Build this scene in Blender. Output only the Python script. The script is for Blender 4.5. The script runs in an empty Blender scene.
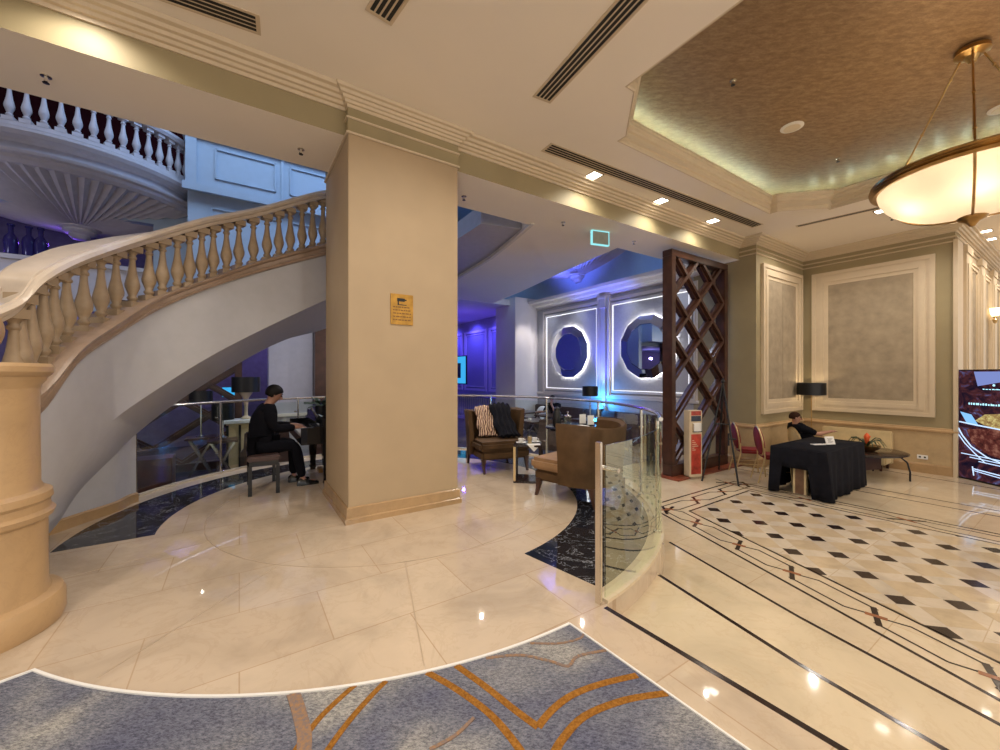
import bpy, bmesh, math, random
from mathutils import Vector, Matrix
random.seed(7)
C = bpy.context.scene.collection
PI = math.pi
F = 397.0; H = 1.5; LOB = -0.42
TH = math.atan2(.549, .836)          # the building's grid is turned against the view axis

# ---------------------------------------------------------------- measuring helpers
def G(x, y, z=0.0):
    t = F * (H - z) / (y - 375.0)
    return Vector(((x - 500) / F * t, t, z))
def D(x, y, t):
    return Vector(((x - 500) / F * t, t, H + (375.0 - y) / F * t))
def W(u, v, z=0.0):
    return Vector((u * math.cos(TH) - v * math.sin(TH), u * math.sin(TH) + v * math.cos(TH), z))
def UV(p):
    return (p[0] * math.cos(TH) + p[1] * math.sin(TH), -p[0] * math.sin(TH) + p[1] * math.cos(TH))
def lerp(a, b, t): return a + (b - a) * t

# ---------------------------------------------------------------- materials
def newmat(name):
    m = bpy.data.materials.new(name); m.use_nodes = True
    nt = m.node_tree; nt.nodes.clear()
    o = nt.nodes.new('ShaderNodeOutputMaterial')
    return m, nt, o
def principled(nt, o, col=(.8,.8,.8), rough=.5, metal=0., spec=.5, emis=None, es=0):
    b = nt.nodes.new('ShaderNodeBsdfPrincipled')
    b.inputs['Base Color'].default_value = (*col, 1)
    b.inputs['Roughness'].default_value = rough
    b.inputs['Metallic'].default_value = metal
    b.inputs['Specular IOR Level'].default_value = spec
    if emis:
        b.inputs['Emission Color'].default_value = (*emis, 1); b.inputs['Emission Strength'].default_value = es
    nt.links.new(b.outputs[0], o.inputs[0])
    return b
def coords(nt, scale=(1,1,1), rotz=0.):
    tc = nt.nodes.new('ShaderNodeTexCoord'); mp = nt.nodes.new('ShaderNodeMapping')
    mp.inputs['Scale'].default_value = scale; mp.inputs['Rotation'].default_value = (0,0,rotz)
    nt.links.new(tc.outputs['Object'], mp.inputs[0]); return mp.outputs[0]
def ramp(nt, src, stops):
    r = nt.nodes.new('ShaderNodeValToRGB'); e = r.color_ramp.elements
    e[0].position = stops[0][0]; e[0].color = (*stops[0][1], 1)
    e[1].position = stops[-1][0]; e[1].color = (*stops[-1][1], 1)
    for p, c in stops[1:-1]:
        n = e.new(p); n.color = (*c, 1)
    nt.links.new(src, r.inputs[0]); return r.outputs[0]
def noise(nt, vec, scale, detail=4, rough=.55, dist=0.):
    n = nt.nodes.new('ShaderNodeTexNoise'); n.inputs['Scale'].default_value = scale
    n.inputs['Detail'].default_value = detail; n.inputs['Roughness'].default_value = rough
    n.inputs['Distortion'].default_value = dist
    nt.links.new(vec, n.inputs['Vector']); return n.outputs['Fac']
def mixc(nt, fac, a, b, mode='MIX'):
    m = nt.nodes.new('ShaderNodeMix'); m.data_type = 'RGBA'; m.blend_type = mode
    for s, v in ((m.inputs[0], fac), (m.inputs[6], a), (m.inputs[7], b)):
        if hasattr(v, 'links') or hasattr(v, 'is_linked'): nt.links.new(v, s)
        elif isinstance(v, (int, float)): s.default_value = v
        else: s.default_value = (*v, 1)
    return m.outputs[2]
def bump(nt, b, src, strength=.2, dist=.01):
    n = nt.nodes.new('ShaderNodeBump'); n.inputs['Strength'].default_value = strength
    n.inputs['Distance'].default_value = dist
    nt.links.new(src, n.inputs['Height']); nt.links.new(n.outputs[0], b.inputs['Normal'])
def plain(name, col, rough=.5, metal=0., var=.12, scale=8, spec=.5, bmp=0.):
    """one colour with a slight natural mottle"""
    m, nt, o = newmat(name); b = principled(nt, o, col, rough, metal, spec)
    f = noise(nt, coords(nt), scale, 3)
    c = ramp(nt, f, [(.3, tuple(x*(1-var) for x in col)), (.7, tuple(min(1, x*(1+var)) for x in col))])
    nt.links.new(c, b.inputs['Base Color'])
    if bmp: bump(nt, b, noise(nt, coords(nt), scale*12, 3), bmp)
    return m
def glow(name, col, strength):
    m, nt, o = newmat(name); e = nt.nodes.new('ShaderNodeEmission')
    e.inputs[0].default_value = (*col, 1); e.inputs[1].default_value = strength
    nt.links.new(e.outputs[0], o.inputs[0]); return m
def marble(name, base, vein, rough=.12, scale=1.0, tile=None, dark=.03, rot=TH, veinw=.03, spec=.5, vf=.2):
    m, nt, o = newmat(name); b = principled(nt, o, base, rough, 0, spec)
    v = coords(nt, (1,1,1), rot if False else -rot)
    n1 = noise(nt, v, 1.6*scale, 6, .6, .6)
    lo = tuple(x*.80 for x in base); hi = tuple(min(1, x*1.1) for x in base)
    c = ramp(nt, n1, [(.3, lo), (.5, base), (.72, hi)])
    n2 = noise(nt, v, 2.3*scale, 8, .65, 1.6)
    vr = ramp(nt, n2, [(.5-veinw, (0,0,0)), (.5, (1,1,1)), (.5+veinw, (0,0,0))])
    rgb = nt.nodes.new('ShaderNodeRGBToBW'); nt.links.new(vr, rgb.inputs[0])
    mm = nt.nodes.new('ShaderNodeMath'); mm.operation = 'MULTIPLY'; mm.inputs[1].default_value = vf
    nt.links.new(rgb.outputs[0], mm.inputs[0])
    c = mixc(nt, mm.outputs[0], c, vein)
    if tile:
        br = nt.nodes.new('ShaderNodeTexBrick'); br.inputs['Scale'].default_value = 1
        br.inputs['Brick Width'].default_value = tile[0]; br.inputs['Row Height'].default_value = tile[1]
        br.inputs['Mortar Size'].default_value = .0035; br.inputs['Mortar Smooth'].default_value = .2
        br.inputs['Color1'].default_value = (1,1,1,1); br.inputs['Color2'].default_value = (.92,.90,.88,1)
        br.inputs['Mortar'].default_value = (.78,.70,.62,1); br.offset = .5
        nt.links.new(v, br.inputs['Vector'])
        c = mixc(nt, 1.0, c, br.outputs[0], 'MULTIPLY')
    nt.links.new(c, b.inputs['Base Color'])
    return m

M = {}
M['floor'] = marble('cream_marble_floor', (.585,.47,.345), (.42,.30,.19), .035, 1.0, (.9,.6))
M['lobby'] = marble('pale_marble_floor', (.63,.52,.37), (.46,.33,.20), .05, .9, (1.2,.9))
M['pat'] = marble('pattern_field_marble', (.62,.53,.41), (.52,.40,.27), .09, 1.4, (.48,.48))
M['tread'] = marble('step_marble', (.63,.52,.36), (.48,.33,.20), .06, .8)
M['black'] = marble('black_marble', (.012,.013,.018), (.55,.56,.6), .06, 1.1, veinw=.006, vf=.7)
M['inlay'] = plain('dark_brown_inlay', (.022,.012,.010), .15)
M['redinlay'] = plain('rust_inlay', (.28,.11,.05), .15)
M['stone'] = marble('travertine', (.50,.325,.165), (.36,.22,.11), .35, 1.6, veinw=.02)
M['basest'] = marble('skirting_marble', (.42,.27,.135), (.30,.18,.09), .2, 2.2)
M['wains'] = marble('wainscot_marble', (.50,.36,.20), (.40,.25,.12), .25, 1.6)
M['bal'] = plain('baluster_stone', (.36,.26,.16), .45, var=.1)
M['rail'] = plain('handrail_stone', (.60,.50,.40), .3, var=.07)
M['string'] = plain('stringer_stone', (.33,.23,.16), .35, var=.15)
M['cream'] = plain('cream_plaster', (.43,.315,.19), .7, var=.04, scale=2)
M['white'] = plain('warm_white_plaster', (.70,.63,.55), .7, var=.03, scale=2)
M['mould'] = plain('cream_moulding', (.62,.50,.345), .5, var=.03)
M['olive'] = plain('olive_wallpaper', (.33,.265,.145), .6, var=.08, scale=1.4)
M['ceil'] = plain('ceiling_plaster', (.90,.81,.69), .75, var=.02, scale=1)
M['panel'] = plain('taupe_fabric_panel', (.343,.27,.18), .8, var=.16, scale=5, bmp=.3)
M['stairw'] = plain('stair_plaster', (.46,.45,.46), .7, var=.03)
M['bluewall'] = plain('pale_blue_plaster', (.42,.50,.58), .7, var=.03)
M['balc'] = plain('grey_stone_plaster', (.60,.56,.57), .6, var=.06)
M['darkwood'] = plain('dark_walnut', (.055,.022,.014), .28, var=.35, scale=6)
M['redwood'] = plain('red_wood_sill', (.24,.06,.03), .3, var=.3)
M['brass'] = plain('aged_brass', (.42,.26,.10), .28, 1.0, var=.2)
M['gold'] = plain('gold_painted_metal', (.62,.45,.22), .35, .6, var=.1)
M['chrome'] = plain('brushed_steel', (.70,.66,.60), .22, 1.0, var=.06)
M['blackm'] = plain('black_metal', (.012,.012,.013), .4, .3)
M['blackf'] = plain('black_cloth', (.009,.009,.013), .9, var=.25, scale=12, spec=.12)
M['grille'] = plain('grille_slot', (.02,.018,.016), .8)
M['paper'] = plain('white_paper', (.8,.78,.74), .6, var=.02)
M['china'] = plain('white_china', (.8,.79,.77), .15, var=.02)
M['velvet'] = plain('brown_velvet', (.085,.046,.020), .6, var=.25, scale=5, spec=.2)
M['velvetl'] = plain('tan_velvet', (.30,.17,.08), .6, var=.18, scale=5)
M['darkup'] = plain('dark_brown_leather', (.075,.042,.036), .5, var=.25)
M['redup'] = plain('crimson_velvet', (.20,.012,.014), .7, var=.2)
M['creamup'] = plain('cream_upholstery', (.60,.47,.26), .6, var=.08)
M['skin'] = plain('skin', (.40,.20,.13), .5, var=.1)
M['hair'] = plain('dark_hair', (.008,.006,.005), .6, var=.3, scale=40, spec=.2)
M['suit'] = plain('black_suit', (.007,.007,.010), .9, var=.2, spec=.08)
M['purplew'] = plain('grey_blue_wall', (.42,.41,.46), .6, var=.05)
M['greywall'] = plain('grey_fabric_wall', (.40,.38,.37), .75, var=.06, scale=14)
M['piano'] = plain('black_lacquer', (.008,.008,.009), .06, var=.1)
M['ivory'] = plain('ivory_keys', (.75,.72,.65), .25, var=.03)
M['green'] = plain('dark_leaf', (.02,.05,.02), .5, var=.4)
M['orange'] = plain('orange_bract', (.75,.12,.03), .5, var=.2)
M['woodleg'] = plain('brown_wood', (.17,.09,.05), .4, var=.25)
M['warmwhite'] = glow('downlight_glow', (1,.93,.82), 14)
M['ledline'] = glow('white_led_line', (.92,.93,1.0), 1.5)
M['cove'] = glow('cove_led', (.66,1.0,.92), 150)
M['bluel'] = glow('blue_led', (.03,.30,1.0), 8)
M['cyanscr'] = glow('cyan_screen', (.05,.45,.9), .9)

m, nt, o = newmat('gold_leaf_ceiling'); b = principled(nt, o, (.3,.2,.1), .5, .3)
v = coords(nt, (1, 2.2, 1), .4); f = noise(nt, v, 9, 8, .75, .2)
nt.links.new(ramp(nt, f, [(.3, (.19,.105,.045)), (.5, (.29,.175,.085)), (.75, (.44,.29,.155))]), b.inputs['Base Color'])
bump(nt, b, noise(nt, v, 30, 5), .05); M['goldceil'] = m

m, nt, o = newmat('clear_glass')
g = nt.nodes.new('ShaderNodeBsdfGlass'); g.inputs['IOR'].default_value = 1.5; g.inputs['Roughness'].default_value = 0
g.inputs['Color'].default_value = (.93,.98,.94,1)
t = nt.nodes.new('ShaderNodeBsdfTransparent'); t.inputs[0].default_value = (.94,.985,.95,1)
gl = nt.nodes.new('ShaderNodeBsdfGlossy'); gl.inputs['Roughness'].default_value = .01
fr = nt.nodes.new('ShaderNodeFresnel'); fr.inputs[0].default_value = 1.9
mx = nt.nodes.new('ShaderNodeMixShader')
ge = nt.nodes.new('ShaderNodeNewGeometry'); inv_ = nt.nodes.new('ShaderNodeMath'); inv_.operation = 'SUBTRACT'; inv_.inputs[0].default_value = 1
nt.links.new(ge.outputs['Backfacing'], inv_.inputs[1]); mu_ = nt.nodes.new('ShaderNodeMath'); mu_.operation = 'MULTIPLY'; nt.links.new(fr.outputs[0], mu_.inputs[0]); nt.links.new(inv_.outputs[0], mu_.inputs[1])
nt.links.new(mu_.outputs[0], mx.inputs[0]); nt.links.new(t.outputs[0], mx.inputs[1]); nt.links.new(gl.outputs[0], mx.inputs[2])
nt.links.new(mx.outputs[0], o.inputs[0]); nt.nodes.remove(g); M['glass'] = m
m2_ = m.copy(); m2_.name = 'coated_glass'; M['cglass'] = m2_
for n_ in m2_.node_tree.nodes:
    if n_.type == 'FRESNEL': n_.inputs[0].default_value = 3.6
    if n_.type == 'BSDF_GLOSSY': n_.inputs[0].default_value = (.93,1,.88,1)

m, nt, o = newmat('mirror_glass'); principled(nt, o, (.75,.77,.82), .02, 1.0); M['mirror'] = m

m, nt, o = newmat('alabaster_lit')
b = principled(nt, o, (.85,.72,.55), .35)
f = noise(nt, coords(nt), 3.5, 4)
col = ramp(nt, f, [(.3, (.95,.62,.30)), (.7, (1,.86,.62))])
nt.links.new(col, b.inputs['Emission Color']); b.inputs['Emission Strength'].default_value = .12
tr = nt.nodes.new('ShaderNodeBsdfTranslucent'); tr.inputs[0].default_value = (.92,.80,.68,1)
mx = nt.nodes.new('ShaderNodeMixShader'); mx.inputs[0].default_value = .5
nt.links.new(b.outputs[0], mx.inputs[1]); nt.links.new(tr.outputs[0], mx.inputs[2]); nt.links.new(mx.outputs[0], o.inputs[0])
M['alabaster'] = m

# blue grey carpet: woven fleck plus soft paler fields
m, nt, o = newmat('blue_grey_carpet'); b = principled(nt, o, (.2,.22,.28), .95, 0, .1)
v = coords(nt); big = noise(nt, v, 1.3, 3, .5, .4); fine = noise(nt, coords(nt, (1,2.2,1), .5), 60, 4, .8)
c1 = ramp(nt, big, [(.38, (.105,.112,.165)), (.5, (.165,.172,.205)), (.60, (.30,.295,.28))])
c2 = ramp(nt, fine, [(.38, (.50,.50,.54)), (.62, (1.5,1.46,1.40))])
nt.links.new(mixc(nt, 1.0, c1, c2, 'MULTIPLY'), b.inputs['Base Color']); bump(nt, b, fine, .5, .006); M['carpet'] = m
m, nt, o = newmat('ochre_carpet_band'); b = principled(nt, o, (.42,.2,.05), .95, 0, .1)
fine = noise(nt, coords(nt), 70, 4, .8)
nt.links.new(ramp(nt, fine, [(.3, (.15,.055,.008)), (.7, (.40,.18,.035))]), b.inputs['Base Color']); M['ochre'] = m
m, nt, o = newmat('faded_ochre_band'); b = principled(nt, o, (.3,.2,.12), .95, 0, .1)
fine = noise(nt, coords(nt), 60, 4, .8)
nt.links.new(ramp(nt, fine, [(.35, (.17,.15,.16)), (.65, (.36,.20,.09))]), b.inputs['Base Color']); M['ochrefade'] = m

# ---------------------------------------------------------------- mesh builder
class MB:
    def __init__(s, T=None): s.v = []; s.f = []; s.T = T; s.mi = []; s.cur = 0
    def add(s, vs, fs):
        n = len(s.v)
        for p in vs:
            p = Vector(p); s.v.append(s.T @ p if s.T is not None else p)
        for f in fs: s.f.append([n+i for i in f]); s.mi.append(s.cur)
        return s
    def box(s, x0, x1, y0, y1, z0, z1):
        x0, x1 = sorted((x0,x1)); y0, y1 = sorted((y0,y1)); z0, z1 = sorted((z0,z1))
        return s.add([(x0,y0,z0),(x1,y0,z0),(x1,y1,z0),(x0,y1,z0),(x0,y0,z1),(x1,y0,z1),(x1,y1,z1),(x0,y1,z1)],
              [(3,2,1,0),(4,5,6,7),(0,1,5,4),(1,2,6,5),(2,3,7,6),(3,0,4,7)])
    def prism(s, poly, z0, z1):
        n = len(poly); a = sum(poly[i][0]*poly[(i+1)%n][1]-poly[(i+1)%n][0]*poly[i][1] for i in range(n))
        if a < 0: poly = poly[::-1]
        vs = [(p[0],p[1],z0) for p in poly] + [(p[0],p[1],z1) for p in poly]
        fs = [list(range(n))[::-1], list(range(n,2*n))] + [(i,(i+1)%n,n+(i+1)%n,n+i) for i in range(n)]
        return s.add(vs, fs)
    def lathe(s, prof, c=(0,0,0), n=24, a0=0, a1=2*PI, sx=1, sy=1, caps=True):
        full = abs(a1-a0-2*PI) < 1e-6; k = n if full else n+1
        vs = []; fs = []
        for r, z in prof:
            for i in range(k):
                a = a0 + (a1-a0)*i/n; vs.append((c[0]+r*sx*math.cos(a), c[1]+r*sy*math.sin(a), c[2]+z))
        for j in range(len(prof)-1):
            for i in range(n):
                i2 = (i+1) % k; fs.append((j*k+i, j*k+i2, (j+1)*k+i2, (j+1)*k+i))
        if full and caps and tuple(prof[0]) != tuple(prof[-1]):
            if prof[0][0] > 1e-5: fs.append(list(range(k))[::-1])
            if prof[-1][0] > 1e-5: fs.append([(len(prof)-1)*k+i for i in range(k)])
        return s.add(vs, fs)
    def sphere(s, c, r, n=16, sz=1., sx=1., sy=1.):
        m = n//2
        return s.lathe([(max(r*math.sin(PI*i/m),1e-6), -r*sz*math.cos(PI*i/m)) for i in range(m+1)], c, n, sx=sx, sy=sy)
    def tube(s, pts, r, n=8, closed=False):
        pts = [Vector(p) for p in pts]; k = len(pts); rings = []
        if not hasattr(r, '__len__'): r = [r]*k
        up = None
        for i, p in enumerate(pts):
            a = pts[i-1] if (i or closed) else p; b_ = pts[(i+1)%k] if (i < k-1 or closed) else p
            d = (b_-a).normalized()
            if up is None:
                up = Vector((0,0,1)) if abs(d.z) < .9 else Vector((1,0,0))
            x = up.cross(d)
            if x.length < 1e-4: x = Vector((1,0,0)).cross(d)
            x.normalize(); y = d.cross(x).normalized(); up = y
            rings.append([p + x*(r[i]*math.cos(2*PI*j/n)) + y*(r[i]*math.sin(2*PI*j/n)) for j in range(n)])
        s.loft(rings, True, closed, not closed); return s
    def loft(s, rings, closed_ring=True, closed_path=False, caps=True):
        k = len(rings); n = len(rings[0]); vs = [p for r in rings for p in r]; fs = []
        for i in range(k if closed_path else k-1):
            a = i*n; b_ = ((i+1)%k)*n
            for j in range(n if closed_ring else n-1):
                j2 = (j+1)%n; fs.append((a+j, a+j2, b_+j2, b_+j))
        if caps and closed_ring and not closed_path:
            fs.append(list(range(n))[::-1]); fs.append([(k-1)*n+j for j in range(n)])
        return s.add(vs, fs)
    def bar(s, a, b_, w, d, nrm=(0,0,1)):
        """rectangular bar from a to b; w across, d along nrm"""
        a = Vector(a); b_ = Vector(b_); t = (b_-a).normalized(); nn = Vector(nrm).normalized()
        x = t.cross(nn).normalized()*w/2; y = nn*d/2
        s.add([a-x-y,a+x-y,a+x+y,a-x+y,b_-x-y,b_+x-y,b_+x+y,b_-x+y],
              [(0,1,2,3),(7,6,5,4),(0,4,5,1),(1,5,6,2),(2,6,7,3),(3,7,4,0)]); return s
    def build(s, name, mat, parent=None, smooth=False, bevel=0, world=True, sub=0, angle=35):
        me = bpy.data.meshes.new(name); T = None
        if parent is not None and world:
            T = wm(parent).inverted(); vs = [T @ Vector(v) for v in s.v]
        else: vs = s.v
        me.from_pydata([tuple(v) for v in vs], [], s.f)
        mats = mat if isinstance(mat, (list, tuple)) else [mat]
        for q in mats: me.materials.append(q)
        if len(mats) > 1:
            for p, i in zip(me.polygons, s.mi): p.material_index = i
        bm = bmesh.new(); bm.from_mesh(me); bmesh.ops.recalc_face_normals(bm, faces=bm.faces)
        if bevel:
            es = [e for e in bm.edges if len(e.link_faces) == 2 and e.calc_face_angle(0) > .6]
            try: bmesh.ops.bevel(bm, geom=es, offset=bevel, segments=2, affect='EDGES', clamp_overlap=True)
            except Exception: pass
        bm.to_mesh(me); bm.free()
        o = bpy.data.objects.new(name, me); C.objects.link(o)
        if parent is not None: o.parent = parent
        if sub:
            md = o.modifiers.new('sub', 'SUBSURF'); md.levels = sub; md.render_levels = sub
            smooth = True
        if smooth:
            for p in me.polygons: p.use_smooth = True
            if not sub:
                try: me.set_sharp_from_angle(angle=math.radians(angle))
                except Exception: pass
        return o
def wm(o):
    m_ = Matrix.Translation(o.location) @ o.rotation_euler.to_matrix().to_4x4() @ Matrix.Diagonal((*o.scale, 1))
    return wm(o.parent) @ m_ if o.parent else m_
def tag(o, label, cat, group=None, kind=None):
    if label: o['label'] = label
    if cat: o['category'] = cat
    if group: o['group'] = group
    if kind: o['kind'] = kind
    return o
def thing(name, label, cat, loc=(0,0,0), rz=0, group=None):
    o = bpy.data.objects.new(name, None); C.objects.link(o); o.empty_display_size = .1
    o.location = loc; o.rotation_euler = (0,0,rz)
    return tag(o, label, cat, group)
def struct(o, lab=None):
    o['kind'] = 'structure'
    if lab: o['label'] = lab
    return o
def copy_tree(o, parent=None):
    c = o.copy(); C.objects.link(c); c.parent = parent
    for ch in [x for x in bpy.data.objects if x.parent == o]: copy_tree(ch, c)
    return c
TUV = Matrix.Rotation(TH, 4, 'Z')
def mbuv(): return MB(TUV)

# moulding swept along a polyline in the plan; profile = [(out, z)], out to the left of travel
def sweep(mb, path, prof, closed=False):
    k = len(path); rings = []
    for i in range(k):
        p = Vector(path[i][:2]); a = Vector(path[i-1][:2]) if (i or closed) else None
        b_ = Vector(path[(i+1)%k][:2]) if (i < k-1 or closed) else None
        d1 = (p-a).normalized() if a is not None else (b_-p).normalized()
        d2 = (b_-p).normalized() if b_ is not None else d1
        n1 = Vector((-d1.y, d1.x)); n2 = Vector((-d2.y, d2.x)); n_ = (n1+n2).normalized()
        s_ = 1/max(.35, n_.dot(n1))
        rings.append([(p.x+n_.x*s_*o_, p.y+n_.y*s_*o_, z) for o_, z in prof])
    mb.loft(rings, True, closed, True)
    return mb
# ================================================================ camera, world, view
cam = bpy.data.cameras.new('camera'); cam.sensor_width = 36; cam.lens = F/1000*36; cam.clip_end = 100
co = bpy.data.objects.new('camera', cam); C.objects.link(co); co.location = (0,0,H); co.rotation_euler = (PI/2,0,0)
bpy.context.scene.camera = co
vs_ = bpy.context.scene.view_settings
bpy.context.scene.display_settings.display_device = 'sRGB'
vs_.view_transform = 'Standard'; vs_.look = 'None'; vs_.gamma = 1; vs_.use_curve_mapping = False; vs_.exposure = 0.15
wd = bpy.data.worlds.new('world'); bpy.context.scene.world = wd; wd.use_nodes = True
wd.node_tree.nodes['Background'].inputs[0].default_value = (1,.95,.90,1)
wd.node_tree.nodes['Background'].inputs[1].default_value = 1.0

# ================================================================ floors
DC = Vector((-1.35, 5.0)); RP = 3.16; RB = 2.28; RBO = 3.0
def pol(r, deg): return (DC.x + r*math.cos(math.radians(deg)), DC.y + r*math.sin(math.radians(deg)))
A0 = Vector((.706,2.556)); A1 = Vector((1.394,1.59)); Ad = (A1-A0).normalized()
Aend = A0 + Ad*6.0
arc = [pol(RP, a) for a in range(-50, 196, 4)]
upper = arc + [(-4.6,4.2), (-4.6,3.2), (-8,3.2), (-8,-2.6), (Aend.x, Aend.y)]
upper = [(A0.x-.02, A0.y+.03)] + upper[1:]
fl = struct(MB().prism(upper, LOB, 0).build('floor', M['floor']))
lobpoly = [W(-14,-14), W(24,-14), W(24,24), W(-14,24)]
fl2 = struct(MB().prism([(p.x,p.y) for p in lobpoly], LOB-.2, LOB).build('floor', M['lobby']))
# dais disc joint lines and the black marble ring
def ringpoly(r0, r1, a0, a1, n=60, z=0, th=.002):
    mb = MB()
    rings = []
    for i in range(n+1):
        a = lerp(a0, a1, i/n)
        p = pol(r0, a); q = pol(r1, a)
        rings.append([(p[0],p[1],z),(q[0],q[1],z),(q[0],q[1],z+th),(p[0],p[1],z+th)])
    mb.loft(rings, True, False, True); return mb
mb = MB(); rr_ = []
for i in range(91):
    a = lerp(-47, 214, i/90); ro = 3.02 if a < 60 else (lerp(3.02, 2.74, min(1,(a-60)/70)) if a < 130 else lerp(2.74, 2.95, (a-130)/84))
    p, q = pol(RB,a), pol(ro,a); rr_.append([(p[0],p[1],0),(q[0],q[1],0),(q[0],q[1],.002),(p[0],p[1],.002)])
mb.loft(rr_)
o = mb.build('black_marble_ring', M['black'], fl)
mb = ringpoly(1.90, 1.908, -180, 180, 90); 
for a in range(-170, 190, 30):
    p = pol(1.91, a+8); q = pol(3.1, a+8)
    if -140 < ((a+8+180) % 360)-180 < -48: mb.bar((*p,0.0), (*q,0.0), .006, .003)
mb.build('joint_line', plain('joint_stone', (.46,.35,.24), .3), fl)
# treads
Bl = [(1.10,3.75),(1.317,3.262),(1.708,2.26),(1.963,1.738),(2.95,-.4),(4.6,-3.2)]
Cl = [(1.58,5.0),(1.818,4.23),(2.212,2.927),(2.556,2.029),(3.6,-.1),(5.4,-3.2)]
struct(MB().prism(Bl + [(-1,-3.2),(-1,3.0),(.4,3.4)], LOB-.02, -.14).build('step', M['tread'], fl))
struct(MB().prism(Cl + [(-1,-3.2),(-1,3.2),(.6,4.6)], LOB-.01, -.28).build('step', M['tread'], fl))
def ribbon(mb, pts, w, z, th=.002, side=0):
    pts = [Vector(p[:2]) for p in pts]; k = len(pts); rings = []
    for i in range(k):
        d1 = (pts[i]-pts[i-1]).normalized() if i else (pts[1]-pts[0]).normalized()
        d2 = (pts[i+1]-pts[i]).normalized() if i < k-1 else d1
        n1 = Vector((-d1.y,d1.x)); n2 = Vector((-d2.y,d2.x)); n_ = (n1+n2)
        n_ = n_.normalized() if n_.length > 1e-3 else n1
        s_ = 1/max(.4, n_.dot(n1)); c_ = pts[i] + n_*side*w/2
        a = c_ + n_*s_*w/2; b_ = c_ - n_*s_*w/2
        rings.append([(a.x,a.y,z),(b_.x,b_.y,z),(b_.x,b_.y,z+th),(a.x,a.y,z+th)])
    mb.loft(rings, True, False, True)
mb = MB(); ribbon(mb, [A0-Ad*.02, Aend], .034, .0, side=-1); mb.build('nosing_strip', M['inlay'], fl)
mb = MB(); ribbon(mb, Bl[1:], .03, -.14, side=-1); mb.build('nosing_strip', M['inlay'], fl)
mb = MB(); ribbon(mb, Cl[1:], .028, -.28, side=-1); mb.build('nosing_strip', M['inlay'], fl)

# lobby pattern
def isect(a, b, c, d):
    a,b,c,d = [Vector(p[:2]) for p in (a,b,c,d)]; r = b-a; s = d-c
    t = ((c-a).x*s.y-(c-a).y*s.x)/(r.x*s.y-r.y*s.x); return a + r*t
GL = lambda x, y: G(x, y, LOB)
on = (GL(673.5,520), GL(1000,700.5)); ol = (GL(667,500.9), GL(727.2,483.4)); of = (GL(840,502.4), GL(1000,534.4))
inn = (GL(707.6,520), GL(1000,663.1)); il = (GL(690.8,510.7), GL(749.6,490.4)); if_ = (GL(840,510.4), GL(1000,544.8))
def ext(p, q, d): p = Vector(p[:2]); q = Vector(q[:2]); return q + (q-p).normalized()*d
def loop(n, l, f): return [ext(n[0], n[1], 4.0), isect(*n, *l), isect(*l, *f), ext(f[0], f[1], 7.0)]
outer = loop(on, ol, of); inner = loop(inn, il, if_)
mb = MB(); ribbon(mb, outer, .030, LOB); ribbon(mb, inner, .028, LOB)
for pts in ([(865.6,487.2),(1000,511.2)], [(840,487.5),(1000,516.8)], [(904,473.6),(1000,489.6)]):
    p, q = GL(*pts[0]), GL(*pts[1]); ribbon(mb, [p.to_2d() - (q-p).to_2d().normalized()*2.2, ext(p,q,5)], .024, LOB)
mb.build('border_line', M['inlay'], fl2)
# chain of long links between the border lines
kn = MB(); rd = MB()
ZK = [0]
def chain(o0, o1, i0, i1, fr):
    dO = (o1-o0).normalized(); pn = Vector((-dO.y,dO.x)); 
    if (i0-o0).dot(pn) + (i1-o0).dot(pn) < 0: pn = -pn
    dI = (i1-i0)
    def mid(t, s):
        p = lerp(o0, o1, t); k = (i0-p).cross(dI) if False else ((i0.x-p.x)*dI.y-(i0.y-p.y)*dI.x)/(pn.x*dI.y-pn.y*dI.x)
        return p + pn*k*s
    E = [0.25*(fr[min(k+1,len(fr)-1)]-fr[min(k,len(fr)-2)]) for k in range(len(fr))]
    for k in range(len(fr)-1):
        a, b_ = fr[k], fr[k+1]
        ribbon(kn, [mid(a+E[k],.26), mid(b_-E[k+1],.26)], .018, LOB); ribbon(kn, [mid(a+E[k]*.95,.74), mid(b_-E[k+1]*.35,.74)], .018, LOB)
        ribbon(kn, [mid(a+E[k]*.35,.26), mid(a+E[k]*1.05,.26)], .018, LOB, .0021)
    for k, f_ in enumerate(fr):
        e = E[k]
        ribbon(kn, [mid(f_-e,.26), mid(f_-e*.35,.44), mid(f_+e*.35,.56), mid(f_+e,.74)], .016, LOB, .0023)
        ribbon(kn, [mid(f_-e*.62,.77), mid(f_+e*.62,.23)], .040, LOB, .0026)
        ribbon(rd, [mid(f_-e*.34,.42), mid(f_+e*.34,.58)], .045, LOB, .0034)
def kfr(px, o0, o1):
    res = []
    for x, y in px:
        p = GL(x,y).to_2d(); d = (o1-o0); res.append((p-o0).dot(d)/d.length_squared)
    return res
o0, o1 = outer[1], outer[0]; i0, i1 = inner[1], inner[0]
fr = kfr([(668.5,509.3),(697.4,522.9),(739.9,545),(794.3,572.2),(875.9,616.4),(994.9,677.6)], o0, o1)
st = fr[-1]-fr[-2]; fr += [fr[-1]+st, fr[-1]+2*st]
chain(o0, o1, i0 + (i0-i1).normalized()*.0, i1, fr)
chain(outer[1], outer[2], inner[1], inner[2], [0.02,.34,.66,.98])
chain(outer[2], outer[3], inner[2], inner[3], [i/9 for i in range(10)])
kn.build('link_border', M['inlay'], fl2); rd.build('link_knot', M['redinlay'], fl2)
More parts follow.
